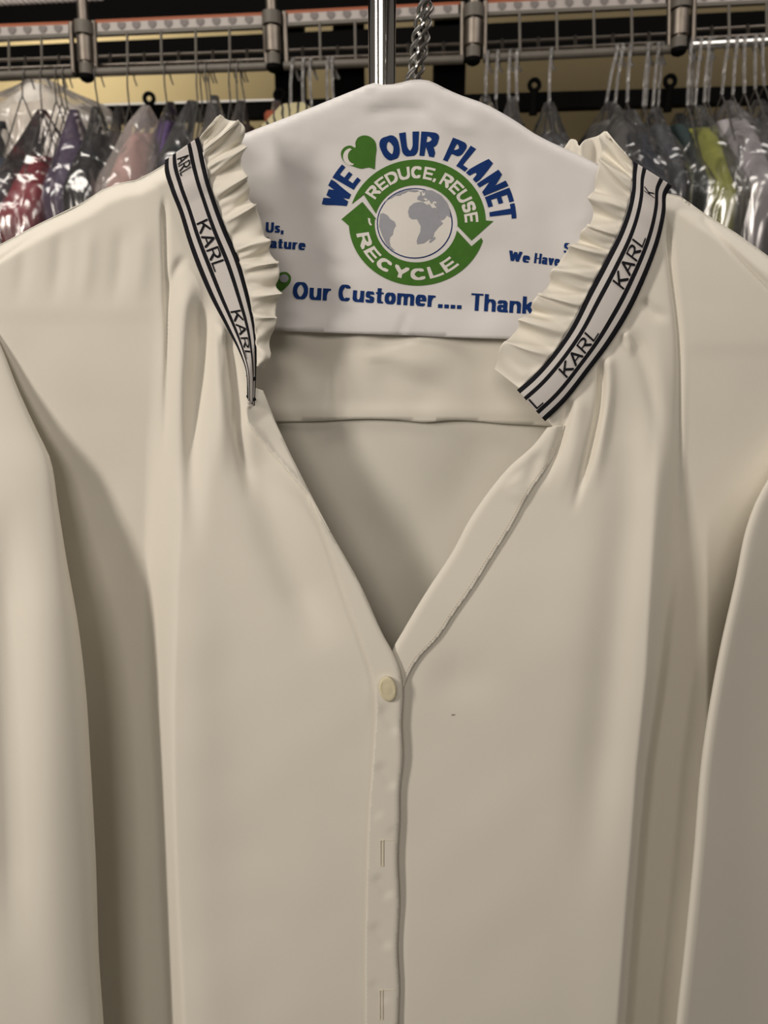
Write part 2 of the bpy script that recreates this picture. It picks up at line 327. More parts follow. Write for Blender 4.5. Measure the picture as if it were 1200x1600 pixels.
def depth_right(X, Y):
    xf = np.interp(Y, *XFR); rise = sstep(Y, 380, 1050); k = sstep(Y, 650, 1350)
    u = np.clip((xf - X + 20 - 14 * k) / (54 - 26 * k), 0, 1); lean = u * u * (3 - 2 * u)
    d = 0.003 + 0.0195 * rise * lean - 0.017 * sstep(Y, 480, 1100) * (1 - lean)
    d += 0.0006 * rise * np.exp(-((X - xf + 45) / 40) ** 2)
    d += 0.0005 * (1 - sstep(Y, 530, 564)) * sstep(X, 1050, 1095)
    d += groove(X, Y, [(1040, 330), (1049, 420), (1060, 520), (1061, 640), (1056, 800), (1046, 900)], 5, 0.0034, .1, .3)
    d += groove(X, Y, [(985, 510), (1008, 570), (1026, 650), (1020, 760)], 13, 0.0030, .15, .6)
    d += groove(X, Y, [(958, 555), (972, 640), (985, 740), (972, 900), (945, 1150), (915, 1420)], 36, 0.0048, .15, .3)
    d += groove(X, Y, [(940, 560), (938, 625), (920, 710), (893, 810)], 6, 0.0046, .1, .4)
    d += groove(X, Y, [(949, 548), (952, 600), (942, 680), (925, 780)], 9, -0.0030, .1, .5)
    d += groove(X, Y, [(892, 622), (872, 695), (838, 775)], 7, 0.0030, .1, .5)
    d += groove(X, Y, [(975, 515), (983, 535), (990, 560)], 6, -0.0026, .2, .5)
    d += groove(X, Y, [(1000, 468), (1025, 490), (1050, 500)], 9, 0.0018, .2, .5)
    d += groove(X, Y, [(905, 605), (900, 680), (870, 790)], 15, -0.0025, .2, .5)
    d += groove(X, Y, [(1094, 338), (1130, 378), (1165, 413), (1203, 452), (1260, 510)], 3.5, 0.0019, .05, .1)
    d += groove(X, Y, [(660, 1045), (720, 1060), (790, 1020)], 38, 0.0016, .4, .6)
    d += 0.0016 * wob(X, Y, 260, 9.1) + 0.0004 * wob(X, Y, 80, 2.7)
    d -= 0.0012 * (1 - sstep(X, 600, 640)) * sstep(Y, 1040, 1080)
    d -= 0.00036 * np.clip(X - 1105, 0, 240) * sstep(Y, 760, 1000)
    return d + shoulder_round(X, Y, SHR, 26, 0.011)
# neck edges of the collar tape (inner, outer), from the shoulder down
TL_OUT = [(258, 250), (257, 262), (266, 296), (280, 332), (293, 375), (308, 417), (327, 461), (355, 514), (374, 551), (384, 579), (386, 600), (387, 622)]
TL_IN = [(310, 214), (314, 226), (319, 250), (326, 280), (337, 315), (350, 350), (374, 407), (389, 461), (400, 520), (401, 556), (400, 590), (398, 634)]
TR_OUT = [(1050, 290), (1042, 303), (1040, 330), (1035, 358), (1028, 384), (1018, 412), (1004, 446), (988, 480), (956, 533), (920, 581), (882, 629), (852, 658)]
TR_IN = [(990, 252), (989, 265), (987, 298), (980, 330), (970, 358), (947, 404), (920, 455), (890, 515), (871, 543), (850, 569), (830, 590), (808, 609)]
NT = 90
TLo, TLi, TRo, TRi = (spline(c, NT) for c in (TL_OUT, TL_IN, TR_OUT, TR_IN))
def vleft(t): return None
VL_IN = [(398, 612), (411, 612), (430, 658), (455, 712), (480, 761), (517, 832), (563, 914), (601, 997), (616, 1024), (626, 1052), (629, 1078)]
PL_EDGE = [(629, 1078), (627, 1131), (629, 1187), (624, 1240), (624, 1281), (621, 1337), (624, 1412), (621, 1487), (624, 1544), (622, 1600), (622, 2050)]
midL = (TLo + TLi) / 2; midR = (TRo + TRi) / 2
left_poly = [tuple(p) for p in spline(SHL[:-1], 60)] + [tuple(p) for p in midL[2:-3]] + [(390, 628), (386, 642), (389, 662), (426, 708), (455, 741), (484, 774), (517, 832)] + \
    [tuple(p) for p in spline([(517, 832), (563, 914), (601, 997), (616, 1024), (626, 1052), (629, 1078)], 20)[1:]] + [tuple(p) for p in spline(PL_EDGE, 60)[1:]] + [(-150, 2050), (-260, 900)]
VR_OUT = [(876, 676), (866, 712), (851, 737), (834, 760), (801, 819), (767, 873), (738, 919), (709, 960), (684, 997), (655, 1028), (642, 1048), (630, 1076)]
VR_IN = [(855, 668), (834, 695), (797, 728), (759, 774), (734, 811), (705, 865), (667, 923), (630, 985), (612, 1018), (606, 1040), (612, 1078)]
right_poly = [(612, 1076), (628, 1050)] + [tuple(p - np.array([6, 2])) for p in spline(VR_OUT[::-1], 40)[1:]] + [tuple(p) for p in midR[::-1][1:-2]] + [tuple(p) for p in spline(SHR[1:], 60)] + [(1460, 900), (1330, 2050), (604, 2050), (604, 1300)]
sheet('front_panel', left_poly, depth_left, 0.0, 3.6, M['ivory'], blouse)
# the right front lies under the placket
sheet('front_panel', right_poly, lambda X, Y: depth_right(X, Y), 0.004, 3.6, M['ivory'], blouse)
# placket strip with its ripples, turned edge at the V neck
pl_left = [(517, 862), (540, 930), (566, 1004), (581, 1049), (587, 1090), (584, 1169), (577, 1262), (573, 1375), (571, 1487), (571, 1600), (571, 2050)]
pl_right = [(484, 774), (517, 832), (563, 914), (601, 997), (616, 1024), (626, 1052), (629, 1078)] + PL_EDGE[1:]
def depth_placket(X, Y):
    d = depth_left(X, Y) + 0.0016
    for (x0, y0), (x1, y1), a in (((592, 1100), (622, 1150), .0013), ((588, 1190), (618, 1235), .0013), ((584, 1365), (612, 1405), .0014), ((580, 1440), (610, 1485), .0013), ((588, 1270), (615, 1300), -.0008), ((578, 1530), (605, 1570), .0009)):
        d += groove(X, Y, [(x0, y0), ((x0+x1)/2, (y0+y1)/2), (x1, y1)], 9, a * .6, .3, .3)
    e = nearest(X, Y, spline(pl_right, 70))[0]
    return d - 0.0012 * np.clip(1 - e / 7, 0, 1) ** 2
placket = sheet('placket', [tuple(p) for p in spline(pl_right, 90)] + [tuple(p) for p in spline(pl_left, 70)[::-1]], depth_placket, 0.0, 3.5, M['ivory'], blouse, solid=0.0009)
# turned-out facings of the V neck
fl = [(399, 606), (411, 610), (430, 658), (455, 712), (480, 761), (517, 832), (484, 774), (455, 741), (426, 708), (389, 662), (385, 640), (390, 622)]
def depth_facing_l(X, Y):
    a = nearest(X, Y, [(384, 637), (389, 662), (426, 708), (484, 774), (517, 832)])[0]
    return depth_left(X, Y) + 0.0012 + 0.0018 * np.exp(-(a / 3.5) ** 2) - 0.00022 * a
sheet('neck_facing', fl, depth_facing_l, 0.0, 4, M['ivory'], blouse)
fr = [tuple(p) for p in spline(VR_IN, 60)] + [(622, 1084)] + [tuple(p) for p in spline(VR_OUT, 60)[::-1]] + [(880, 664)]
def depth_facing_r(X, Y):
    o = nearest(X, Y, spline(VR_OUT, 50))[0]; i = nearest(X, Y, spline(VR_IN, 50))[0]
    d = depth_right(X, Y) + 0.0022 - 0.010 * (1 - sstep(o, 0, 60) * 0) * 0
    d += -0.0014 * np.clip(1 - i / 12, 0, 1) ** 2
    return d + groove(X, Y, [(800, 740), (812, 762), (800, 790)], 22, -0.0012, .3, .4) + groove(X, Y, [(846, 700), (832, 735), (820, 765)], 11, 0.0012, .3, .4)
facing = sheet('neck_facing', fr, depth_facing_r, 0.004, 3, M['ivory'], blouse, solid=0.0009)
st = MB()
for k in range(0, 96):                          # stitched line along the facing
    q = spline(VR_OUT, 200)[min(199, 12 + k * 2)]
    q2 = spline(VR_OUT, 200)[min(199, 13 + k * 2)]; o = np.array([-5.0, -2.5])
    p = [q + o, q2 + o]; dd = [float(depth_facing_r(np.array([a[0]]), np.array([a[1]]))[0]) for a in p]
    st.tube([at(a[0], a[1], 0.004 - d - .0001) for a, d in zip(p, dd)], 0.00018, 5)
st.done('stitching', M['stitch'], facing)
# back panel, yoke with its turned lower edge
BACK = [(-260, 530)] + SHL[1:-1] + [(330, 300), (450, 420), (640, 450), (850, 420), (960, 330)] + SHR[1:] + [(1470, 900), (1340, 2050), (-150, 2050), (-270, 900)]
def depth_back(X, Y):
    d = -0.029 + 0.010 * sstep(Y, 660, 1050) * (1 - sstep(Y, 1150, 1350)) * (1 - sstep(np.abs(X - 625), 120, 260)) - 0.008 * sstep(np.abs(X - 625), 260, 380) + 0.0018 * wob(X, Y, 170, 1.3)
    d += groove(X, Y, [(520, 670), (560, 760), (590, 900)], 30, 0.002, .1, .4) + groove(X, Y, [(760, 680), (700, 820)], 40, 0.002, .1, .4)
    d -= 0.00036 * np.clip(X - 1105, 0, 240) * sstep(Y, 760, 1000)
    l = nearest(X, Y, SHL)[0]; r = nearest(X, Y, SHR)[0]; e = np.minimum(l, r)
    return d + 0.0255 * np.clip(1 - e / 60, 0, 1) ** 2
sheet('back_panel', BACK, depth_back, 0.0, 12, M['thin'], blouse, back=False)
YK = [(395, 470), (640, 470), (880, 470), (905, 600), (890, 672)] + [tuple(p) for p in spline([(890, 672), (850, 666), (800, 663), (700, 657), (665, 660), (620, 656), (560, 655), (500, 658), (430, 660), (380, 664)], 60)] + [(370, 560)]
def depth_yoke(X, Y):
    d = depth_back(X, Y) + 0.0030 + 0.0010 * np.exp(-((Y - 645) / 12) ** 2)
    d += groove(X, Y, [(500, 500), (500, 560), (505, 640)], 22, 0.0022, .1, .4) + groove(X, Y, [(640, 520), (650, 560), (640, 600)], 60, -0.004, .2, .5)
    return d + groove(X, Y, [(560, 500), (570, 560), (575, 650)], 30, -0.002, .1, .5) + 0.0012 * wob(X, Y, 60, 4)
sheet('yoke', YK, depth_yoke, 0.0, 6, M['ivory'], blouse, solid=0.0012)
# sleeves: tubes that leave the body at the armhole seam
def sleeve(rows, far, sgn, label, folds, turn=0.0):
    R_ = spline(rows, 80); n = 72; v = []
    for i, (x, y, b, yc) in enumerate(R_):
        yc, b = (yc - .014 * b / .026, b * .3) if turn else (yc - .010 * b / .033, b * .72)
        fx_ = float(np.interp(y, *far)); a = abs(x - fx_) / 2; c = (x + fx_) / 2
        for j in range(n):
            ph = 2 * math.pi * j / n; cx = math.cos(ph); s = math.sin(ph)
            px = c + sgn * a * cx
            dep = b * (1 if s > 0 else .75) * (abs(s) ** 0.65) * (1 if s > 0 else -1)
            if s > 0:
                for fx, fw, fa, y0, y1 in folds:
                    g = math.exp(-((px - fx - (y - y0) * 0.02) / fw) ** 2) * max(0, min(1, (y - y0) / 150)) * max(0, min(1, (y1 - y) / 150)); dep += fa * g * s ** .5
            if turn:
                q = abs(px - x); dep = (b * math.sqrt(min(1, q / 12)) if s > 0 else -.012 * math.sqrt(min(1, q / 12))) - turn * q * .00042 * min(1, b / .006) + (dep - b * abs(s) ** .65 if s > 0 else 0)
            v.append(at(px, y, yc - dep))
    fs = []
    for i in range(len(R_) - 1):
        for j in range(n):
            q = (i * n + j, i * n + (j + 1) % n, (i + 1) * n + (j + 1) % n, (i + 1) * n + j); fs.append(q)
    o = link('sleeve', v, fs, M['ivory'], blouse, label=label)
    bm = bmesh.new(); bm.from_mesh(o.data); bmesh.ops.recalc_face_normals(bm, faces=bm.faces); bm.to_mesh(o.data); bm.free(); return o
sleeve([(-60, 430, .004, .002), (-28, 480, .005, .0), (0, 537, .007, -.001), (30, 612, .010, -.002), (60, 677, .013, -.003), (77, 712, .015, -.004), (90, 785, .019, -.005), (103, 868, .022, -.006), (122, 975, .027, -.007), (133, 1065, .030, -.008),
        (142, 1200, .032, -.010), (150, 1350, .033, -.010), (155, 1500, .033, -.010), (162, 1600, .033, -.010), (184, 2050, .033, -.010)], ([430, 448, 520, 700, 2050], [-85, -120, -255, -275, -290]), 1, None,
       [(8, 26, -.006, 780, 1500), (75, 40, .003, 800, 1700)])
sleeve([(1330, 560, .004, .006), (1262, 640, .006, .003), (1225, 700, .010, .001), (1200, 748, .013, -.001), (1180, 785, .015, -.002), (1166, 824, .017, -.003), (1150, 900, .020, -.004), (1121, 1031, .023, -.004), (1096, 1184, .025, -.004), (1083, 1337, .026, -.004),
        (1070, 1470, .026, -.004), (1056, 1600, .026, -.004), (1030, 2050, .026, -.004)], ([560, 620, 800, 2050], [1392, 1452, 1475, 1490]), -1, None, [(1168, 40, -.0012, 950, 1700)], turn=.68)
# button, buttonholes, speck
def pdep(x, y): return float(depth_placket(np.array([x]), np.array([y]))[0])
b = MB(); c0 = pdep(606, 1077); rings = [(0, .0026), (.35, .0026), (.6, .0023), (.8, .0026), (.93, .0022), (1.0, .0012), (1.0, 0)]
vs = []; nn = 36
for r_, h in rings:
    for j in range(nn):
        a = 2 * math.pi * j / nn; x, y = 14 * r_ * math.cos(a), 20.5 * r_ * math.sin(a); x, y = x * .97 - y * -.17, y * .97 + x * -.12
        vs.append(at(606 + x, 1077 + y, -(c0 + h + .0004)))
b.add(vs, [(i * nn + j, i * nn + (j + 1) % nn, (i + 1) * nn + (j + 1) % nn, (i + 1) * nn + j) for i in range(len(rings) - 1) for j in range(nn)])
b.done('button', M['button'], blouse, label='small oval pearly button at the point of the neckline')
for yy, hh in ((1333, 20), (1570, 23)):
    b = MB()
    for dx in (-2.2, 2.2):
        b.tube([at(597 + dx - (yy > 1400), yy - hh + k * hh / 5, -(pdep(597 + dx, yy - hh + k * hh / 5) + .0002)) for k in range(11)], .00028, 6)
    for dy in (-hh, hh): b.tube([at(594 - (yy > 1400) + k * 2, yy + dy, -(pdep(594 + k * 2, yy + dy) + .0002)) for k in range(4)], .0003, 6)
    b.tube([at(597 + k * 4, yy - hh, -(pdep(597 + k * 4, yy - hh) + .0001)) for k in range(6)], .00016, 6)
    b.done('buttonhole', M['stitch'], placket)
v, t = union([[(708 + 3.2 * math.cos(a / 10 * 6.283), 1117 + 1.4 * math.sin(a / 10 * 6.283)) for a in range(10)]])
patch('speck', np.array(v), t, lambda X, Y: atn(X, Y, 0.004 - depth_right(X, Y) - .0003), M['stain'], blouse, label='tiny grey speck on the cloth')

# collar tape: stripes run along it, so each stripe is a row of faces of its own colour
CUT = [0, .115, .235, .335, .675, .775, .885, 1.0]
def follow(fn, mid, out, extra):
    d = np.maximum(fn(mid[:, 0], mid[:, 1]), fn(out[:, 0], out[:, 1])); d = np.convolve(np.pad(d, 8, mode='edge'), np.ones(17) / 17, 'valid') + extra + .005 * np.clip(1 - np.linspace(0, 1, NT) / .2, 0, 1)
    return lambda s: np.interp(s, np.linspace(0, 1, NT), d)
tape_depth_l = follow(depth_left, midL, TLo, .0030); tape_depth_r = follow(depth_right, midR, TRo, .0035)
def tape_point(In, Out, dep, tilt):
    sI = np.linspace(0, 1, NT)
    def f(s, t):
        s = np.clip(np.asarray(s, float), 0, 1); t = np.asarray(t, float); out = []
        I = np.stack([np.interp(s, sI, In[:, k]) for k in (0, 1)], -1); O = np.stack([np.interp(s, sI, Out[:, k]) for k in (0, 1)], -1)
        p = I + (O - I) * t[..., None]; d = dep(s) + tilt(s) * (.5 - t) + 0.0018 * (1 - (2 * t - 1) ** 2)
        return p[..., 0], p[..., 1], d
    return f
tapeL = tape_point(TLi, TLo, tape_depth_l, lambda s: 0.002 - 0.010 * sstep(s, .72, 1.0))
tapeR = tape_point(TRi, TRo, tape_depth_r, lambda s: 0.002 + 0 * s)
def tape_mesh(f, Y0, label):
    rows = []; ti = []
    for k in range(7):
        for q in (0, .5): rows.append(CUT[k] + (CUT[k + 1] - CUT[k]) * q); ti.append((k + 1) % 2 and 1 or 0)
    rows.append(1.0); n = 160; v = []; fs = []; ix = []
    s = np.linspace(0, 1, n)
    for t in rows:
        x, y, d = f(s, np.full(n, t)); v += [Vector(p) for p in atn(x, y, Y0 - d)]
    for k in range(len(rows) - 1):
        for i in range(n - 1):
            q = (k * n + i, k * n + i + 1, (k + 1) * n + i + 1, (k + 1) * n + i)
            a, b_, c = v[q[0]], v[q[1]], v[q[2]]
            if (b_ - a).cross(c - a).dot(CAM - a) < 0: q = q[::-1]
            fs.append(q); ix.append(1 if (k // 2) in (0, 2, 4, 6) else 0)
    return link('collar_tape', v, fs, [M['tapewhite'], M['tapeblack']], blouse, ix, solid=0.0011, label=label)
KV, KT, KW = text2d('KARL', .115, .105, .14, .80)
def karl(f, Y0, parent, s0, s1, flip, sl=None):
    V, T = KV, KT
    if sl is not None:
        lo, hi = sl; cx = V[:, 0]; T = [t for t in T if lo * KW <= min(cx[i] for i in t) and max(cx[i] for i in t) <= hi * KW]
    used = sorted({i for t in T for i in t}); mp = {i: k for k, i in enumerate(used)}; V2 = V[used]; T2 = [tuple(mp[i] for i in t) for t in T]
    def place(X, Y):
        s = s0 + (s1 - s0) * X / KW; t = .660 - .31 * Y
        x, y, d = f(s, t); return atn(x, y, Y0 - d - .00035)
    patch('lettering', V2, T2, place, M['tapeblack'], parent, label='black woven lettering')
def s_at(mid, y): return float(np.interp(y, mid[:, 1], np.linspace(0, 1, NT)))
tL = tape_mesh(tapeL, 0.0, 'white tape with black stripes and lettering')
tR = tape_mesh(tapeR, 0.002, 'white tape with black stripes and lettering')
karl(tapeL, 0.0, tL, s_at(midL, 196), s_at(midL, 272), False, (.24, 1))
karl(tapeL, 0.0, tL, s_at(midL, 345), s_at(midL, 422), False)
karl(tapeL, 0.0, tL, s_at(midL, 485), s_at(midL, 562), False)
karl(tapeR, 0.002, tR, s_at(midR, 584), s_at(midR, 514), True)
karl(tapeR, 0.002, tR, s_at(midR, 446), s_at(midR, 366), True)
karl(tapeR, 0.002, tR, s_at(midR, 304), s_at(midR, 250), True, (0, .3))
for y0 in (586, 618):
    b = MB(); b.tube([at(387, y0, -.0085), at(390, y0 + 5, -.0095), at(394, y0 + 7, -.0095), at(399, y0 + 5, -.0085)], .0010, 8); b.done('folded_stripe', M['tapeblack'], tL, label='black stripe end folded under')
# last L, at the tape's end
LV, LT, LW = text2d('L', .115, .105, .1, .8)
patch('lettering', LV, LT, lambda X, Y: (lambda q: atn(q[0], q[1], 0.002 - q[2] - .00035))(tapeR(0.995 - .035 * X / LW, .660 - .31 * Y)), M['tapeblack'], tR, label='black woven lettering')
# ruffles: gathered strips on the inner edge of the tape
def ruffle(pairs, Y0, dep_base, dep_out, phases, amp, n=360, nt=22, lat=5.0, label=None, seed=0):
    A = spline([p[:2] for p in pairs], n); B = spline([p[2:] for p in pairs], n); s = np.linspace(0, 1, n); t = np.linspace(0, 1, nt)
    # outer curve is resampled so both edges advance together
    k = np.linspace(0, 1, len(pairs)); 
    A = np.stack([np.interp(s, k, [p[0] for p in pairs]), np.interp(s, k, [p[1] for p in pairs])], -1)
    B = np.stack([np.interp(s, k, [p[2] for p in pairs]), np.interp(s, k, [p[3] for p in pairs])], -1)
    ker = np.hanning(31); ker /= ker.sum()
    for Q in (A, B):
        for c in (0, 1):
            q = np.pad(Q[:, c], 15, mode='reflect', reflect_type='odd'); Q[:, c] = np.convolve(q, ker, 'valid')
    ph = np.interp(s, np.linspace(0, 1, len(phases)), phases) * 2 * np.pi
    tan = np.gradient(B, axis=0); tan /= np.linalg.norm(tan, axis=1)[:, None] + 1e-9
    am = amp * (0.75 + 0.35 * np.array([noise.noise(Vector((x * 14, seed, 0))) for x in s])); V = []
    for tt in t:
        e = tt ** 0.75; p = A + (B - A) * tt
        wv = np.sin(ph + 0.9 * (1 - tt) + 0.3 * np.sin(ph) + 0.6 * np.sin(.37 * ph + seed)); w2 = np.sin(1.63 * ph + 1.3 + 2 * tt); w3 = np.sin(2.9 * ph + seed)
        p = p + tan * (lat * tt * (np.cos(ph + .7) + .45 * w2))[:, None]
        nrm = np.stack([tan[:, 1], -tan[:, 0]], -1)
        p = p + (B - A) / (np.linalg.norm(B - A, axis=1)[:, None] + 1e-9) * (3.4 * tt * wv + 1.6 * tt * w2)[:, None]
        d = dep_base(s) + (dep_out(s) - dep_base(s)) * tt + am * (0.12 + 0.88 * e) * wv + 0.38 * am * e * w2 + 0.0007 * (1 - tt) * min(1, tt * 6) * w3 + 0.0018 * math.sin(math.pi * tt)
        V.append(atn(p[:, 0], p[:, 1], Y0 - d))
    V = np.concatenate(V); fs = []
    for j in range(nt - 1):
        for i in range(n - 1):
            q = (j * n + i, j * n + i + 1, (j + 1) * n + i + 1, (j + 1) * n + i); fs.append(q)
    a, b_, c = (Vector(V[i]) for i in (n // 2, n // 2 + 1, n + n // 2 + 1))
    if (b_ - a).cross(c - a).dot(CAM - a) < 0: fs = [q[::-1] for q in fs]
    return link('collar_ruffle', V, fs, M['ivory'], blouse, solid=0.0007, label=label)
ruffle([(312, 214, 338, 186), (316, 226, 350, 178), (319, 243, 383, 198), (326, 280, 380, 250), (338, 316, 387, 288), (352, 352, 399, 325), (366, 388, 417, 370), (378, 420, 434, 413), (389, 461, 437, 458), (398, 508, 430, 506), (401, 545, 424, 548), (401, 572, 408, 580)],
       0.0, lambda s: tape_depth_l(s) + .0005, lambda s: 0.006 - 0.006 * (1 - sstep(s, 0, .3)) + 0 * s, [0, .6, 1.5, 2.6, 3.3, 4.3, 5.0, 6.2, 7.2, 8.3, 9, 9.4], 0.0058, lat=4.2, seed=1)
ruffle([(985, 250, 948, 204), (989, 264, 936, 216), (987, 296, 938, 256), (980, 330, 922, 306), (966, 366, 923, 350), (950, 398, 894, 380), (934, 428, 870, 412), (917, 462, 852, 446), (897, 500, 829, 482), (874, 538, 804, 514), (850, 570, 784, 542), (812, 607, 769, 572)],
       0.002, lambda s: tape_depth_r(s) + .0005, lambda s: 0.006 - 0.008 * (1 - sstep(s, 0, .3)) + 0 * s, [0, .5, 1.3, 2.1, 3.0, 4.1, 4.9, 5.7, 6.8, 7.5, 8.3, 8.8], 0.0056, lat=4.2, seed=2)
sheet('collar_ruffle', [tuple(p) for p in spline([(872, 252), (884, 228), (893, 217), (899, 219), (903, 228), (916, 218), (932, 213), (944, 208), (956, 222), (962, 250)], 40)] + [(960, 300), (880, 300)],
      lambda X, Y: -0.033 + 0.004 * np.sin(X / 7.5) + 0.0015 * np.sin(X / 4.1), 0.0, 4, M['ivory'], blouse)
sheet('neck_band', [(330, 262), (500, 330), (640, 345), (800, 330), (930, 262), (930, 330), (880, 480), (640, 500), (395, 480), (330, 330)], lambda X, Y: -0.0315 + 0 * X, 0.0, 14, M['ivory'], blouse)

# ------------------------------------------------------------------ paper hanger cover with its print
cover = thing('paper_hanger_cover', 'white printed paper cover with blue slogan and green recycling emblem over the hanger', 'hanger cover', at(640, 330, 0.022))
PAP = [(40, 380), (170, 312), (300, 246), (380, 210), (440, 187), (500, 163), (560, 139), (585, 130), (600, 133), (620, 131), (645, 125), (672, 127), (690, 136), (712, 146), (760, 164), (800, 186), (840, 212), (890, 236), (985, 282), (1085, 345), (1180, 410)]
PTOP = [tuple(p) for p in spline(PAP, 90)]
PBOT = [(1180, 546), (960, 538), (805, 530), (700, 527), (640, 524), (540, 521), (435, 517), (200, 508), (40, 500)]
def depth_paper(X, Y):
    d = 0.0022 * wob(X, Y, 190, 11) + 0.0008 * wob(X, Y, 60, 12) + 0.0022 * sstep(Y, 470, 520)
    d += groove(X, Y, [(560, 180), (620, 172), (680, 176)], 9, 0.0016, .3, .3) + groove(X, Y, [(665, 150), (700, 190), (760, 200)], 12, -0.0014, .3, .3)
    d += groove(X, Y, [(640, 485), (630, 506), (622, 526)], 4, 0.0012, .3, .0) + groove(X, Y, [(634, 500), (642, 514), (650, 526)], 4, 0.0009, .3, .0)
    d += groove(X, Y, [(545, 152), (575, 146), (600, 138)], 5, 0.0012, .2, .2) + groove(X, Y, [(770, 175), (800, 260), (790, 340)], 16, 0.001, .3, .3)
    d += 0.0016 * np.abs(wob(X + .4 * Y, Y - .3 * X, 80, 21)) * (1 - sstep(Y, 180, 300) * .75) + 0.0007 * np.abs(wob(X - .5 * Y, Y + .2 * X, 38, 29)) * (1 - sstep(Y, 160, 240))
    return d + shoulder_round(X, Y, PTOP, 12, 0.003)
PY = 0.022
sheet('front_sheet', PTOP + PBOT, depth_paper, PY, 7, M['paper'], cover, solid=0.0004)
sheet('back_sheet', PTOP + [(1180, 470), (640, 440), (40, 440)], lambda X, Y: -0.0055 + 0.003 * np.clip(1 - nearest(X, Y, PTOP)[0] / 24, 0, 1) ** 2, PY, 14, M['paper'], cover, solid=0.0004)
def onp(off): return lambda X, Y: atn(X, Y, PY - depth_paper(np.asarray(X), np.asarray(Y)) - off)
def ez(x, y): return (480 + x / 3.4286, 190 + y / 3.4286)
OC, OR_ = (590, 541), (367, 338); IC, IR = (583, 547), (222, 207)
def ang(c, r, x, y): return math.degrees(math.atan2(-(y - c[1]) / r[1], (x - c[0]) / r[0]))
def earc(c, r, a0, a1, n=48): return [(c[0] + r[0] * math.cos(R(a0 + (a1 - a0) * i / n)), c[1] - r[1] * math.sin(R(a0 + (a1 - a0) * i / n))) for i in range(n + 1)]
upper = earc(OC, OR_, 163, 2) + [(998, 533), (880, 637), (803, 558)] + earc(IC, IR, -4, 165) + [(303, 392)]
lower = [(183, 523), (295, 430), (370, 522)] + earc(IC, IR, 173, 350) + [(880, 668), (932, 623)] + earc(OC, OR_, -17, -177)
def flat(poly, grid=9):
    P = [ez(*p) for p in poly]; A = np.array(P); gx, gy = np.meshgrid(np.arange(A[:, 0].min(), A[:, 0].max(), grid), np.arange(A[:, 1].min(), A[:, 1].max(), grid)); gx, gy = gx.ravel(), gy.ravel()
    k = inside(gx, gy, A); gx, gy = gx[k], gy[k]; k = nearest(gx, gy, np.r_[A, A[:1]])[0] > 2; pts = [Vector(p) for p in P] + [Vector((x, y)) for x, y in zip(gx[k], gy[k])]
    r = delaunay_2d_cdt(pts, [], [list(range(len(P)))], 1, 1e-5); return np.array([(p.x, p.y) for p in r[0]]), [tuple(f) for f in r[2]]
for nm, pl, m, off in (('emblem_arrow', upper, 'green', .00025), ('emblem_arrow', lower, 'green', .00025)):
    V, T = flat(pl); patch(nm, V, T, onp(off), M[m], cover, label='green curved recycling arrow')
# globe: ring, sea, land
GC, GR = (576, 545), (203, 189)
globe_v, globe_t = flat(earc(GC, GR, 0, 360)[:-1]); globe = patch('globe', globe_v, globe_t, onp(.00020), M['blue'], cover, label='small grey and white globe in a blue ring')
V, T = flat(earc(GC, (197, 183), 0, 360)[:-1]); patch('sea', V, T, onp(.00035), M['inkwhite'], globe)
africa = [(540, 482), (548, 456), (572, 436), (600, 430), (622, 432), (640, 446), (664, 446), (690, 458), (698, 490), (712, 528), (727, 545), (704, 566), (682, 592), (674, 620), (648, 634), (628, 650), (590, 657), (586, 640), (594, 615), (606, 590), (608, 560), (588, 522), (560, 522), (546, 510)]
asia = [(590, 418), (592, 402), (606, 392), (604, 378), (630, 366), (668, 368), (712, 392), (745, 430), (765, 480), (768, 515), (756, 508), (748, 502), (734, 522), (716, 530), (706, 508), (698, 486), (694, 462), (668, 440), (640, 424), (618, 428)]
samer = [(390, 494), (408, 490), (430, 502), (442, 520), (468, 536), (475, 556), (462, 580), (458, 606), (444, 618), (440, 640), (446, 668), (472, 692), (444, 684), (420, 652), (400, 606), (384, 560)]
namer = [(392, 485), (400, 462), (416, 440), (424, 420), (450, 412), (470, 398), (500, 396), (506, 388), (530, 380), (540, 372), (575, 378), (600, 372), (588, 366), (548, 364), (500, 376), (456, 398), (420, 432), (398, 468)]
mada = [(652, 642), (664, 628), (684, 616), (688, 626), (672, 640), (658, 650)]
for pl in (africa, asia, samer, namer, mada):
    V, T = flat(pl); patch('land', V, T, onp(.00050), M['greyink'], globe)
for pl in ([(640, 428), (652, 420), (664, 440), (680, 442), (690, 462), (668, 462), (656, 440), (644, 444)], [(672, 432), (684, 426), (694, 434), (690, 440), (680, 436), (680, 452), (694, 456), (688, 464), (674, 458)], [(612, 372), (622, 384), (632, 378), (630, 396), (616, 398)], [(622, 414), (634, 410), (646, 418), (636, 424)]):
    V, T = flat(pl, 4); patch('sea', V, T, onp(.00062), M['inkwhite'], globe)
def ringtext(s, a0, a1, t0, t1, m, name, off, flip=False, **k):
    V, T, Wd = text2d(s, **k)
    def place(X, Y):
        a = np.radians(a0 + (a1 - a0) * X / Wd); t = t0 + (t1 - t0) * Y
        cx = IC[0] + (OC[0] - IC[0]) * t; cy = IC[1] + (OC[1] - IC[1]) * t; rx = IR[0] + (OR_[0] - IR[0]) * t; ry = IR[1] + (OR_[1] - IR[1]) * t
        x, y = ez(cx + rx * np.cos(a), cy - ry * np.sin(a)); return onp(off)(x, y)
    return patch(name, V, T, place, m, cover)
ringtext('REDUCE, REUSE', 148, 1, .26, .74, M['inkwhite'], 'emblem_lettering', .0004, nw=.2, nh=.19, gap=.1, space=.22, condense=.98)['label'] = 'white words on the upper green arrow'
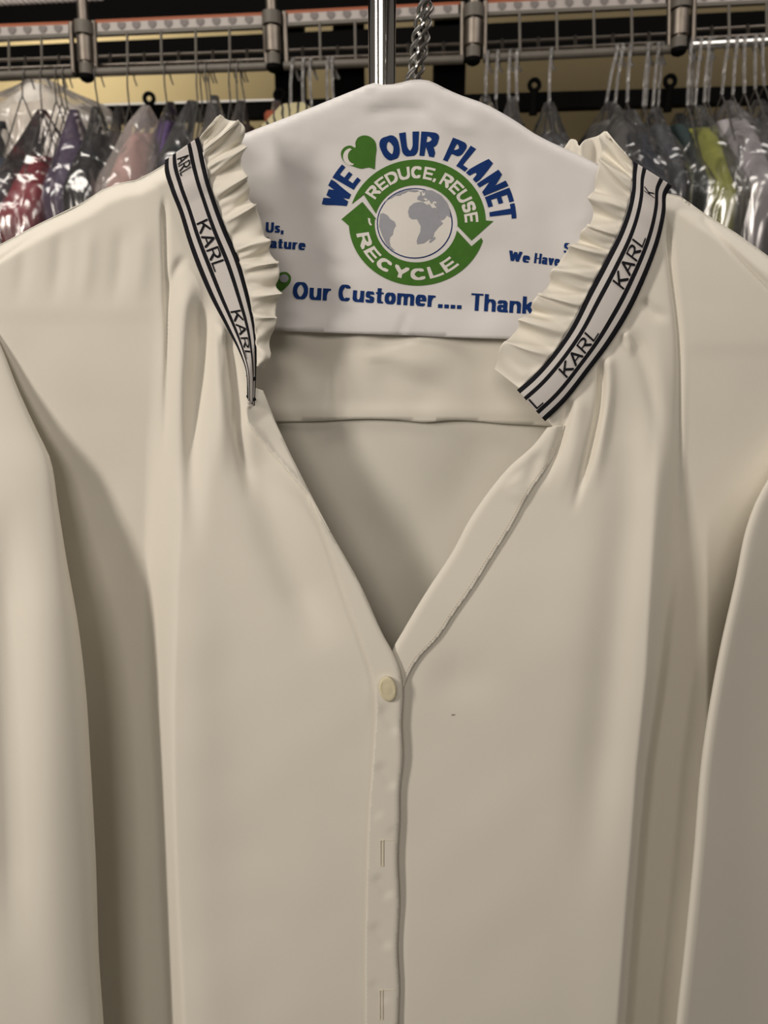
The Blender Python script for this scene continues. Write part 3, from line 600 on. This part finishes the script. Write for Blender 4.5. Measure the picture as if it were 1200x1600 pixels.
ringtext('RECYCLE', 191, 313, .76, .26, M['inkwhite'], 'emblem_lettering', .0004, nw=.2, nh=.19, gap=.1, condense=1.0)['label'] = 'white word on the lower green arrow'
tk = [(325, 515), (338, 520), (338, 538), (348, 555), (336, 556), (328, 540)]
V, T = flat(tk, 4); patch('emblem_tick', V, T, onp(.0004), M['inkwhite'], cover)
imp = dict(nw=.215, nh=.18, gap=.07, space=.28, condense=.74, widths={'W': .86, 'A': .66, 'E': .52, 'T': .56, 'L': .48})
ringtext('WE', 169, 141, 1.17, 2.12, M['blue'], 'slogan_lettering', .0003, **imp)['label'] = 'large blue curved word left of the heart'
ringtext('OUR', 115.5, 77, 1.15, 2.10, M['blue'], 'slogan_lettering', .0003, **imp)['label'] = 'large blue curved word right of the heart'
ringtext('PLANET', 69.5, 2.0, 1.15, 2.08, M['blue'], 'slogan_lettering', .0003, **imp)['label'] = 'large blue curved word at the right'
heart = [(362, 256), (330, 246), (290, 252), (245, 240), (205, 222), (184, 192), (182, 160), (202, 136), (232, 128), (258, 140), (258, 112), (270, 88), (300, 74), (335, 80), (362, 104), (371, 140), (366, 190), (364, 225)]
hs = spline(heart + [heart[0]], 60)[:-1].tolist()
V, T = flat(hs, 5); h = patch('heart', V, T, onp(.00025), M['green'], cover, label='green heart with a pale crescent')
cr = earc((236, 188), (44, 46), 100, 282, 20) + earc((252, 186), (34, 40), 268, 112, 18)
V, T = flat([(x, y) for x, y in cr], 5); patch('crescent', V, T, onp(.0004), M['inkwhite'], h)
h2 = spline([(425, 457), (424, 440), (430, 430), (438, 426), (447, 425), (454, 431), (454, 440), (448, 448), (438, 456), (430, 460), (425, 457)], 40)[:-1]
V, T = flat([((x - 480) * 3.4286, (y - 190) * 3.4286) for x, y in h2], 4); h = patch('heart', V, T, onp(.00025), M['green'], cover, label='green heart half hidden by the left ruffle')
V, T = flat([((x - 480) * 3.4286, (y - 190) * 3.4286) for x, y in [(444 + 7 * math.cos(a / 16 * 6.283), 435 + 6.5 * math.sin(a / 16 * 6.283)) for a in range(16)]], 4); patch('highlight', V, T, onp(.0004), M['greyink'], h)
def line(s, x0, y0, x1, y1, cap, name, **k):
    V, T, Wd = text2d(s, nw=.26 if cap > 20 else .30, nh=.11, gap=.09, space=.42, **k)
    L = math.hypot(x1 - x0, y1 - y0); ux, uy = (x1 - x0) / L, (y1 - y0) / L
    patch(name, V, T, lambda X, Y: onp(.0003)(x0 + ux * X / Wd * L + uy * Y * cap, y0 + uy * X / Wd * L - ux * Y * cap), M['blue'], cover, label='blue printed words')
line('Our', 457, 467, 517, 470, 27, 'printed_words'); line('Customer', 528, 470, 680, 480, 26, 'printed_words')
line('....', 684, 481, 721, 483, 24, 'printed_words'); line('Thank', 735, 485, 834, 491, 27, 'printed_words')
line('Us,', 415, 363, 443, 364, 16, 'printed_words'); line('Nature', 405, 386, 477, 391, 16, 'printed_words')
line('We', 794, 407, 827, 411, 16, 'printed_words'); line('Have', 834, 411, 874, 416, 16, 'printed_words'); line('S', 880, 395, 890, 396, 16, 'printed_words')

# ------------------------------------------------------------------ hangers on the rack
def twist(b, path, rad, wire, turns, Yc, ph=0.0, n=90):
    P = spline(path, n)
    for k in (0, 1):
        pts = []
        for i, (x, y) in enumerate(P):
            a = ph + k * math.pi + turns * 2 * math.pi * i / (n - 1); c = at(x, y, Yc)
            pts.append(c + Vector((math.cos(a) * rad, math.sin(a) * rad, 0)))
        b.tube(pts, wire, 8)
def bar_z(): return at(650, -150, 0.03).z
AZ = 1.78                                     # height of the rack arm
def hanger(label, Yc, neck, top, legs, m, wire=0.00105, turns=3.2, ph=0.0):
    t = thing('wire_hanger', label, 'hanger', at(neck[0][0], neck[0][1], Yc), 'wire hangers on the chrome stand')
    b = MB(); twist(b, neck, 0.0019, wire, turns, Yc, ph); b.done('twisted_neck', m, t)
    p = at(*neck[-1], Yc); hk = [p, p + Vector((0.003, 0, 0.02)), Vector((p.x + .004, Yc, AZ - .02))]
    c = Vector((p.x + .004, Yc + 0.0, AZ)); c.y = Yc + .013
    hk += [Vector((c.x, c.y - .013 * math.cos(a), c.z + .013 * math.sin(a))) for a in np.linspace(0, math.pi * 1.15, 14)]
    b = MB(); b.tube(hk, wire * 1.1, 8); b.done('hook', m, t)
    b = MB()
    for sgn, leg in ((-1, legs[0]), (1, legs[1])):
        q = [at(neck[0][0], neck[0][1] - 6, Yc), at(leg[0], leg[1], Yc)] + [at(x, y, .0245) for x, y in leg[2]]; b.tube(q, wire, 8)
    b.tube([at(100, 468, Yc + .001), at(600, 478, Yc + .001), at(1110, 500, Yc + .001)], wire, 8); b.done('frame', m, t)
    return t
hanger('bright twisted wire hanger carrying the paper-covered blouse', 0.0262, [(642, 122), (646, 100), (649, 72), (655, 36), (662, 2), (664, -16)], 0,
       [(630, 134, [(612, 142), (560, 160), (440, 212), (300, 268), (180, 326), (110, 366), (92, 386), (86, 420), (88, 450), (100, 468)]), (657, 132, [(684, 144), (760, 184), (880, 254), (990, 308), (1060, 356), (1104, 400), (1122, 430), (1124, 465), (1110, 500)])], M['wire'])
hanger('dull twisted wire hanger just behind the bright one on the chrome stand', 0.0272, [(652, 124), (657, 100), (662, 72), (666, 45), (668, 20), (671, -10)], 0,
       [(645, 134, [(612, 142), (560, 160), (440, 212), (300, 268), (180, 326), (110, 366), (92, 386), (86, 420), (88, 450), (100, 468)]), (664, 132, [(684, 144), (760, 184), (880, 254), (990, 308), (1060, 356), (1104, 400), (1122, 430), (1124, 465), (1110, 500)])], M['wiredark'], turns=2.8, ph=1.0)
rack = thing('garment_stand', 'chrome upright pole standing behind the paper-covered hanger', 'garment rack', (at(597, 100, 0.062).x, 0.062, 0))
px_ = rack.location.x; b = MB(); b.tube([(px_, .062, .012), (px_, .062, 1.86)], 0.0078, 32); b.done('pole', M['chrome'], rack)
b = MB(); b.tube([(px_, .062, 0), (px_, .062, .008), (px_, .062, .012)], [.16, .16, .012], 40); b.done('base', M['chrome'], rack)
b = MB(); b.tube([(px_, .062, AZ + .003), (px_ + .035, .062, AZ + .003), (px_ + .05, .05, AZ + .003), (px_ + .05, -.03, AZ + .003)], 0.0065, 16)
b.done('arm', M['chrome'], rack)

# ------------------------------------------------------------------ garment conveyor
BKG = 'wire baskets of the garment conveyor'
def basket(label, x0, x1, ytl, ytr, ybl, ybr, ups, strip=True, stamps=(), lip=None):
    lerp = lambda x, a, b: a + (b - a) * (x - x0) / (x1 - x0); yt = lambda x: lerp(x, ytl, ytr); yb = lambda x: lerp(x, ybl, ybr)
    t = thing('conveyor_basket', label, 'conveyor basket', bg((x0 + x1) / 2, yb((x0 + x1) / 2)), BKG)
    b = MB(); h = .5
    b.hull([bg(x0, yt(x0)), bg(x1, yt(x1)), bg(x1, yt(x1) + 5), bg(x0, yt(x0) + 5)], [p + Vector((0, .012, 0)) for p in (bg(x0, yt(x0)), bg(x1, yt(x1)), bg(x1, yt(x1) + 5), bg(x0, yt(x0) + 5))])
    b.done('orange_band', M['orange'], t, smooth=False)
    b = MB(); xa, xb = x0 + 4, x1 - 6
    f = [bg(xa, yt(xa) + 5), bg(xb, yt(xb) + 5), bg(xb, yt(xb) + 18.5), bg(xa, yt(xa) + 18.5)]; b.hull(f, [p + Vector((0, .006, 0)) for p in f])
    for x in stamps:
        o = Vector((0, -.0012, 0)); y = yt(x); q = [bg(x - 6, y + 6) + o, bg(x + 6, y + 6) + o, bg(x + 6.5, y + 11) + o, bg(x + 4, y + 15) + o, bg(x, y + 17) + o, bg(x - 4, y + 15) + o, bg(x - 6.5, y + 11) + o]
        b.add(q, [tuple(range(7))[::-1]], 1)
    b.done('printed_strip', [M['strip'], M['stamp']], t, smooth=False)
    b = MB(); f = [bg(x0, yt(x0) + 18.5), bg(x1, yt(x1) + 18.5), bg(x1, yt(x1) + 24), bg(x0, yt(x0) + 24)]; b.hull(f, [p + Vector((0, .010, 0)) for p in f]); b.done('top_rail', M['greypaint'], t, smooth=False)
    for x in ups:
        b = MB(); b.tube([bg(x - .4, yt(x) + 22), bg(x + .6, yb(x) - 6)], .0021, 8); b.done('upright', M['greypaint'], t)
    for x in (x0, x1):
        b = MB(); b.tube([bg(x - (2 if x < 600 else -1), yt(x) + 2), bg(x + (2 if x < 600 else 0), yb(x))], .0042, 10); b.done('end_post', M['steel'], t)
    b = MB(); b.tube([bg(x0 - 2, yb(x0)), bg(x1 + 2, yb(x1))], .0065, 14); b.done('hanging_bar', M['greypaint'] if not lip else M['wire'], t)
    b = MB(); b.tube([bg(x0 + 2, yb(x0) - 11, .012), bg(x1 - 2, yb(x1) - 11, .012)], .0021, 8); b.done('inner_wire', M['steel'], t)
    b = MB(); b.tube([bg(x0 + 2, yb(x0) - 24, .10), bg(x1 - 2, yb(x1) - 24, .10)], .0026, 8)
    for x in [(u + v) / 2 for u, v in zip(ups, ups[1:])] + [ups[0] - 27, ups[-1] + 27]:
        if x0 + 4 < x < x1 - 4: b.tube([bg(x, yb(x) - 27, .09), bg(x, yb(x) - 6, .06)], .0026, 8)
    b.done('rear_wire', M['steel'], t)
    return t
basket('wire basket of the conveyor at the far left, left of the first post', -170, 113, 44, 33, 124, 114, [-142, -90, -38, 14, 65], stamps=[-30, -5, 19, 43, 67, 91])
basket('wire basket of the conveyor between the first and second post from the left', 148, 415, 31, 19, 113, 104, [199, 252, 306, 359], stamps=[165, 190, 213, 238, 263, 288, 313, 338, 363, 389])
basket('wire basket of the conveyor partly behind the chrome pole', 446, 722, 16.5, 2, 103, 93, [500, 555, 610, 666], stamps=[466, 491, 517, 542, 568, 594, 620, 645, 672, 699])
basket('wire basket of the conveyor right of the hanger hook', 757, 1046, 0, -14, 91, 77, [812, 870, 928, 987], stamps=[784, 809, 835, 862, 889, 917, 944, 972, 998, 1024])
basket('wire basket of the conveyor at the far right with a bright bar', 1083, 1330, -14, -26, 71, 58, [1139, 1198, 1258], stamps=[1100, 1128, 1156, 1184], lip=True)
def post(label, x, y0, y1, lean):
    t = thing('conveyor_post', label, 'conveyor post', bg(x, y1), 'posts between the conveyor baskets'); u = lambda k: bg(x + lean * (k - y1) / 100, k, -.008)
    b = MB(); b.tube([u(y0), u(y1 - 10)], .0085, 20); b.done('tube', M['steel'], t)
    b = MB(); b.tube([u(y1 - 94), u(y1 - 74)], .0145, 20); b.done('collar', M['greypaint'], t)
    b = MB(); b.tube([u(y1 - 70), u(y1 - 32)], .0125, 20); b.done('collar', M['steel'], t)
    b = MB(); b.tube([u(y1 - 28), u(y1 - 11)], .0108, 20); b.done('collar', M['greypaint'], t)
    b = MB(); b.tube([u(y1 - 12), u(y1 - 5), u(y1 - 1), u(y1 + 2)], [.0112, .0112, .008, .001], 20); b.done('end_cap', M['black'], t)
post('first steel conveyor post from the left with black end cap', 136, -20, 128, 6); post('second steel conveyor post from the left, left of the chrome pole', 428, -30, 113, 4)
post('steel conveyor post just right of the hanger hook', 739, -40, 102, -2); post('rightmost steel conveyor post beside the bright bar', 1060, -60, 87, -5)
# dark rails and frame of the conveyor behind
def beam(name, label, pts, off, depth, m):
    b = MB(); f = [bg(*p, off) for p in pts]; b.hull(f, [p + Vector((0, depth, 0)) for p in f]); o = b.done(name, m, smooth=False); return tag(o, label, 'conveyor rail')
beam('conveyor_beam', 'black beam of the conveyor above the cream gap', [(-1200, 126), (2400, -58), (2400, -375), (-1200, -195)], .42, .006, M['black'])
beam('conveyor_beam', 'black beam seen through the wire baskets below the cream gap', [(-1200, 171), (2400, -1), (2400, -40), (-1200, 128)], .40, .06, M['black'])
rr = thing('rear_rail', 'dark rear rail with black eye bolts behind the bagged clothes', 'conveyor rail', bg(600, 165, .30))
b = MB(); f = [bg(-1200, 232, .30), bg(2400, 122, .30), bg(2400, 97, .30), bg(-1200, 205, .30)]; b.hull(f, [p + Vector((0, .03, 0)) for p in f]); b.done('rail', M['black'], rr, smooth=False)
b = MB(); f = [bg(-1200, 205, .296), bg(440, 157, .296), bg(440, 154, .296), bg(-1200, 200, .296)]; b.hull(f, [p + Vector((0, .03, 0)) for p in f]); b.done('rail_highlight', M['inkwhite'], rr, smooth=False, label='painted highlight along the top of the rail')  # pale strip painted in for the light on the rail's top edge
for x, y in ((42, 163), (233, 154), (437, 149), (835, 133), (1047, 127)):
    b = MB(); c = bg(x, y, .27); b.tube([c + Vector((math.cos(a) * .009, 0, math.sin(a) * .009)) for a in np.linspace(0, 2 * math.pi, 25)], .0042, 10)
    b.tube([c - Vector((0, 0, .010)), c - Vector((0, 0, .05))], .008, 12); b.done('eye_bolt', M['black'], rr)
for i, (x, wd, lb) in enumerate(((452, 23, 'black upright of the conveyor frame beside the second post'), (545, 24, 'black upright of the conveyor frame left of the chrome pole'), (703, 25, 'black upright of the conveyor frame right of the hanger hook'))):
    a, c = bg(x - wd, 120, .5), bg(x + wd, 120, .5); o = box('frame_upright', (a.x, a.y, 0), (c.x, a.y + .05, 2.8), M['black']); tag(o, lb, 'conveyor frame')

# ------------------------------------------------------------------ bagged clothes on the conveyor
def loft(name, N, yaw, hs, Lf, Tf, m, parent=None, seed=0, wr=0.0, folds=5, fa=.0, nn=56):
    v = []; cy, sy = math.cos(yaw), math.sin(yaw)
    for h in hs:
        L, T = Lf(h), Tf(h)
        for j in range(nn):
            a = 2 * math.pi * j / nn; ca, sa = math.cos(a), math.sin(a)
            y = L * math.copysign(abs(ca) ** .7, ca); x = T * math.copysign(abs(sa) ** .8, sa)
            k = 1 + fa * math.sin(folds * a + seed + 3 * h)
            p = Vector((x * k, y, -h)); 
            if wr:
                q = Vector((p.x * 14 + seed, p.y * 11, p.z * 8)); s = wr * min(1, h * 18)
                p += Vector((noise.noise(q), .4 * noise.noise(q + Vector((9, 0, 0))), .5 * noise.noise(q + Vector((0, 9, 0))))) * s * 2
            v.append(Vector((p.x * cy - p.y * sy, p.x * sy + p.y * cy, p.z)) + N)
    n = len(hs); fs = [(i * nn + j, i * nn + (j + 1) % nn, (i + 1) * nn + (j + 1) % nn, (i + 1) * nn + j) for i in range(n - 1) for j in range(nn)]
    fs += [tuple(range(nn))[::-1]]
    b = MB(); b.add(v, fs); return b.done(name, m, parent)
HS_G = [0, .005, .012, .02, .03, .042, .055, .07, .085, .1, .12, .15, .19, .24, .3, .4, .55, .75]
HS_B = [0, .004, .009, .015, .022, .03, .04, .05, .06, .07, .08, .09, .1, .11, .12, .13, .14, .155, .17, .185, .2, .22, .24, .26, .28, .3, .33, .37, .42, .5, .6, .8]
sm = lambda x, a, b: (lambda t: t * t * (3 - 2 * t))(max(0, min(1, (x - a) / (b - a))))
def cloth(name, c, rough=.75): return mat(name, c, rough, var=.18, varscale=25, bump=(35, .4, .01))
HG = 'wire hangers on the conveyor bars'
def barY(px): return float(np.interp(px, [-170, 113, 148, 415, 446, 722, 757, 1046, 1083, 1330], [124, 114, 113, 104, 103, 93, 91, 77, 71, 58]))
def hook(label, px, ytop, wrapped=False, off=0.0, lean=-2, tail=(6, 34), yaw=0.0, wirew=.0013, half=.09):
    N = bg(px + lean, ytop, off); y0 = barY(px); c = bg(px, y0, off)
    t = thing('conveyor_hanger', label, 'hanger', N, HG)
    ra = .0085; up = [N, N + (Vector((c.x, c.y - ra, c.z)) - N) * .55 + Vector((-.001, 0, 0)), Vector((c.x, c.y - ra, c.z - .004))]
    ar = [Vector((c.x + .004 * k / 8, c.y - ra * math.cos(math.pi * k / 8), c.z + ra * math.sin(math.pi * k / 8))) for k in range(9)]
    e = bg(px + tail[0] + 4, y0 + tail[1] * .6, off); dn = [Vector((c.x + .006, c.y + ra, c.z - .01)), Vector((e.x, c.y + ra, e.z))]
    b = MB(); b.tube(up + ar + dn, .0024 if wrapped else wirew, 8); b.done('hook', M['wrapfilm'] if wrapped else (M['wiredark'] if not wirew > .0014 else M['wire']), t)
    b = MB(); d = Vector((-math.sin(yaw), math.cos(yaw), 0)); dz = Vector((0, 0, -.105))
    b.tube([N + d * half + dz, N + d * .01 + Vector((0, 0, -.01)), N, N - d * .01 + Vector((0, 0, -.01)), N - d * half + dz], .0012, 8)
    b.tube([N + d * half + dz, N - d * half + dz], .0012, 8); b.done('shoulders', M['wiredark'], t)
    return t
def bagged(what, px, ytop, col, tmax, bagm, drop=.05, yaw=0.0, off=0.0, L=.135, bagx=1.3, seed=0, slope=.10, bagname='clear plastic bag', rough=.75, ktop=.020):
    N = bg(px, ytop, off)
    g = loft('garment', N - Vector((0, 0, drop)), yaw, HS_G, lambda h: .03 + (L - .03) * min(1, h / slope) ** .8, lambda h: ktop + (tmax - ktop) * sm(h, 0, slope), cloth(what.replace(' ', '_'), col, rough), seed=seed, wr=.004, folds=7, fa=.05)
    tag(g, what, 'garment', 'bagged clothes on the conveyor')
    b = loft('plastic_bag', N, yaw, HS_B, lambda h: .006 + (L * 1.07 - .006) * min(1, (h / (slope + drop)) ** .85), lambda h: .006 + (tmax * bagx + .008 - .006) * sm(h, -.01, slope + drop * .7), bagm, seed=seed + 5, wr=.005, folds=5, fa=.10)
    tag(b, bagname + ' over the ' + what, 'plastic bag', 'plastic bags over the conveyor clothes')
    return g
C, CL, CG, CW = M['clear'], M['clearlilac'], M['cleargrey'], M['clearwhite']
bagged('navy garment cut off by the left edge', 2, 190, (.03, .035, .06), .03, C, .06, .25, seed=1)
bagged('dark red garment at the far left', 66, 172, (.20, .004, .016), .046, C, .075, -.12, seed=2, bagname='crinkled clear plastic bag', rough=.45)
bagged('charcoal garment right of the dark red one', 116, 172, (.035, .028, .045), .024, CL, .05, .10, seed=3, off=.02, bagname='lilac plastic bag')
bagged('black garment behind the lilac bag', 151, 168, (.010, .010, .012), .024, C, .045, .05, seed=4)
bagged('brown-black garment left of the pink one', 186, 166, (.055, .038, .034), .022, C, .045, .1, seed=5, off=.04, bagname='loose clear plastic bag')
bagged('dusty pink garment left of the collar', 228, 166, (.36, .18, .17), .034, CW, .045, -.2, seed=6, bagname='milky plastic bag')
bagged('violet garment peeking out beside the pink one', 266, 160, (.12, .07, .20), .020, C, .035, .0, off=.06, seed=7, bagname='thin clear plastic bag')
bagged('teal garment just left of the collar ruffle', 300, 158, (.05, .13, .14), .032, C, .075, -.3, seed=8, bagname='shiny clear plastic bag')
bagged('pale grey garment behind the left ruffle', 335, 150, (.30, .30, .30), .024, CG, .05, .1, seed=9, off=.02, bagname='hazy plastic bag')
bagged('dark brown garment above the left ruffle', 376, 158, (.05, .04, .035), .02, CG, .04, .0, seed=10, off=.03, bagname='smoky plastic bag')
bagged('white garment hung high at the back left', 60, 118, (.80, .76, .70), .10, CW, .02, 0, seed=11, off=.21, bagname='large milky plastic bag', slope=.06, L=.06)
bagged('rust orange garment beside the khaki one', 432, 158, (.22, .05, .02), .012, CG, .02, .1, seed=12, off=.02, bagname='narrow hazy plastic bag')
bagged('grey garment right of the paper cover', 758, 150, (.16, .15, .15), .022, C, .05, .15, seed=13, bagname='glossy clear plastic bag')
bagged('black garment behind the right paper slope', 800, 152, (.03, .028, .028), .026, CG, .04, -.1, seed=14, bagname='grey plastic bag')
bagged('charcoal garment left of the right ruffle', 858, 160, (.045, .045, .05), .030, C, .05, .1, seed=15, bagname='tented clear plastic bag')
bagged('slate garment above the right ruffle', 953, 160, (.09, .085, .08), .034, C, .03, .3, seed=16, bagname='slanting clear plastic bag')
bagged('midnight blue garment right of the right ruffle', 985, 172, (.018, .022, .035), .030, C, .035, .1, off=-.03, seed=17, bagname='wrinkled clear plastic bag')
bagged('dark grey garment in the glinting bag', 1024, 168, (.06, .065, .075), .032, C, .03, -.05, seed=18, bagname='glinting clear plastic bag')
bagged('dark green garment left of the lime one', 1062, 178, (.02, .035, .035), .016, C, .02, .05, off=.03, seed=19, bagname='close-fitting clear plastic bag')
bagged('lime green garment above the right shoulder', 1090, 166, (.25, .26, .05), .026, C, .035, .08, seed=20, rough=.4, bagname='creased clear plastic bag')
bagged('light grey garment right of the lime one', 1140, 158, (.36, .34, .36), .034, CG, .03, .1, seed=21, bagname='dull plastic bag')
bagged('dark grey garment at the right edge', 1186, 156, (.06, .06, .062), .032, C, .03, .0, seed=22, bagname='stiff clear plastic bag')
# khaki garment with black pattern, unbagged tip behind the paper
kh = mat('khaki_print', (.38, .34, .20), .8); nt = kh.node_tree; tc = nt.nodes.new('ShaderNodeTexCoord'); wv = nt.nodes.new('ShaderNodeTexWave'); wv.inputs['Scale'].default_value = 26; wv.inputs['Distortion'].default_value = 6
cr_ = nt.nodes.new('ShaderNodeValToRGB'); cr_.color_ramp.interpolation = 'CONSTANT'; cr_.color_ramp.elements[0].color = (.38, .34, .20, 1); cr_.color_ramp.elements[1].color = (.02, .02, .02, 1); cr_.color_ramp.elements[1].position = .82
nt.links.new(tc.outputs['Object'], wv.inputs['Vector']); nt.links.new(wv.outputs['Fac'], cr_.inputs[0]); nt.links.new(cr_.outputs[0], nt.nodes['Principled BSDF'].inputs['Base Color'])
g = loft('garment', bg(458, 163, -.10), 1.2, HS_G, lambda h: .02 + .15 * min(1, h / .12), lambda h: .008 + .03 * sm(h, 0, .1), kh, seed=30, wr=.004); tag(g, 'khaki garment with black print peeking over the paper cover', 'garment', 'bagged clothes on the conveyor')
for lb, px, yt, wr, ln, off in (
 ('wire hanger of the navy garment, leftmost hook of all', 40, 150, 0, -5, 0), ('wire hanger with its hook left of the three close hooks above the dark red garment', 66, 176, 0, 0, 0),
 ('first of the three close hooks left of the first post', 89, 158, 0, -1, .0), ('second of the three close hooks left of the first post', 92, 160, 0, 5, .02), ('third of the three close hooks left of the first post, the brightest', 100, 166, 0, 5, 0),
 ('wire hanger just right of the first post', 150, 168, 0, 4, 0), ('wire hanger in the gap left of the back eye bolt by the pink garment', 201, 166, 0, 1, 0), ('wire hanger of the violet garment right of the eye bolt', 258, 164, 0, 3, 0),
 ('left hook of the first pair above the left ruffle', 309, 162, 0, 0, 0), ('right hook of the first pair above the left ruffle', 314, 163, 0, 2, .015), ('left hook of the second pair above the left ruffle', 322, 162, 0, 3, 0), ('right hook of the second pair above the left ruffle', 327, 163, 0, 3, .015),
 ('wire hanger hook alone left of the dark pair by the second post', 359, 160, 0, 1, 0), ('left dark hook by the second post', 371, 160, 0, 0, 0), ('right dark slanting hook by the second post', 376, 160, 0, 7, .01),
 ('pale wrapped hook just right of the second post', 457, 168, 1, -3, 0), ('tall pale wrapped hook right of the second post', 474, 168, 1, 0, .0), ('thick pale wrapped hook before the cream gap', 485, 166, 1, 2, 0), ('pale wrapped hook against the black upright', 512, 160, 1, 0, 0), ('bluish wrapped hook left of the chrome pole', 519, 160, 1, 2, 0),
 ('thin pale wrapped hook right of the post beside the twisted hanger necks', 760, 158, 1, -1, 0), ('thick pale wrapped hook above the grey garment', 776, 156, 1, -1, 0), ('left hook of the pale pair above the black garment', 795, 158, 1, 0, 0), ('right hook of the pale pair above the black garment', 806, 160, 1, 2, 0),
 ('pale wrapped hook of the charcoal garment, alone', 859, 162, 1, -1, 0), ('first pale wrapped hook of the slate garment', 961, 162, 1, -14, 0), ('second pale wrapped hook of the slate garment', 970, 162, 1, -9, 0), ('third pale wrapped hook of the slate garment', 982, 160, 1, -2, 0),
 ('left hook of the pale bunch left of the rightmost post', 1010, 166, 1, -5, 0), ('second hook of the pale bunch left of the rightmost post', 1014, 166, 1, -5, .01), ('third hook of the pale bunch left of the rightmost post', 1026, 166, 1, -6, 0), ('last hook of the pale bunch left of the rightmost post', 1033, 166, 1, -5, .01),
 ('first pale hook right of the rightmost post', 1077, 165, 1, -3, 0), ('second pale hook right of the rightmost post', 1083, 165, 1, -3, .01), ('third pale hook right of the rightmost post', 1092, 165, 1, -6, 0), ('left hook of the pair above the lime garment', 1105, 160, 1, -5, 0), ('right hook of the pair above the lime garment', 1111, 160, 1, -5, .01),
 ('slanting crinkled wrapped hook right of the lime garment', 1134, 148, 1, -6, 0), ('crinkled wrapped hook in the middle of the bright bar', 1148, 148, 1, -3, 0), ('crinkled wrapped hook above the light grey garment', 1160, 146, 1, 3, 0), ('crinkled wrapped hook second from the right edge', 1177, 140, 1, 3, 0), ('crinkled wrapped hook nearest the right edge', 1188, 134, 1, 6, 0)):
    hook(lb, px, yt, bool(wr), off, ln)

t = thing('bead_cord', 'pale twisted cord crossing the dark top left corner', 'cord', bg(60, 3, .05)); b = MB()
for k in (0, 1):
    b.tube([bg(-200 + 360 * i / 240, 12 - 16 * (i / 240) ** 1.1, .05) + Vector((0, math.cos(i * .55 + k * math.pi) * .0028, math.sin(i * .55 + k * math.pi) * .0028)) for i in range(241)], .0026, 6)
b.done('strands', M['strip'], t)
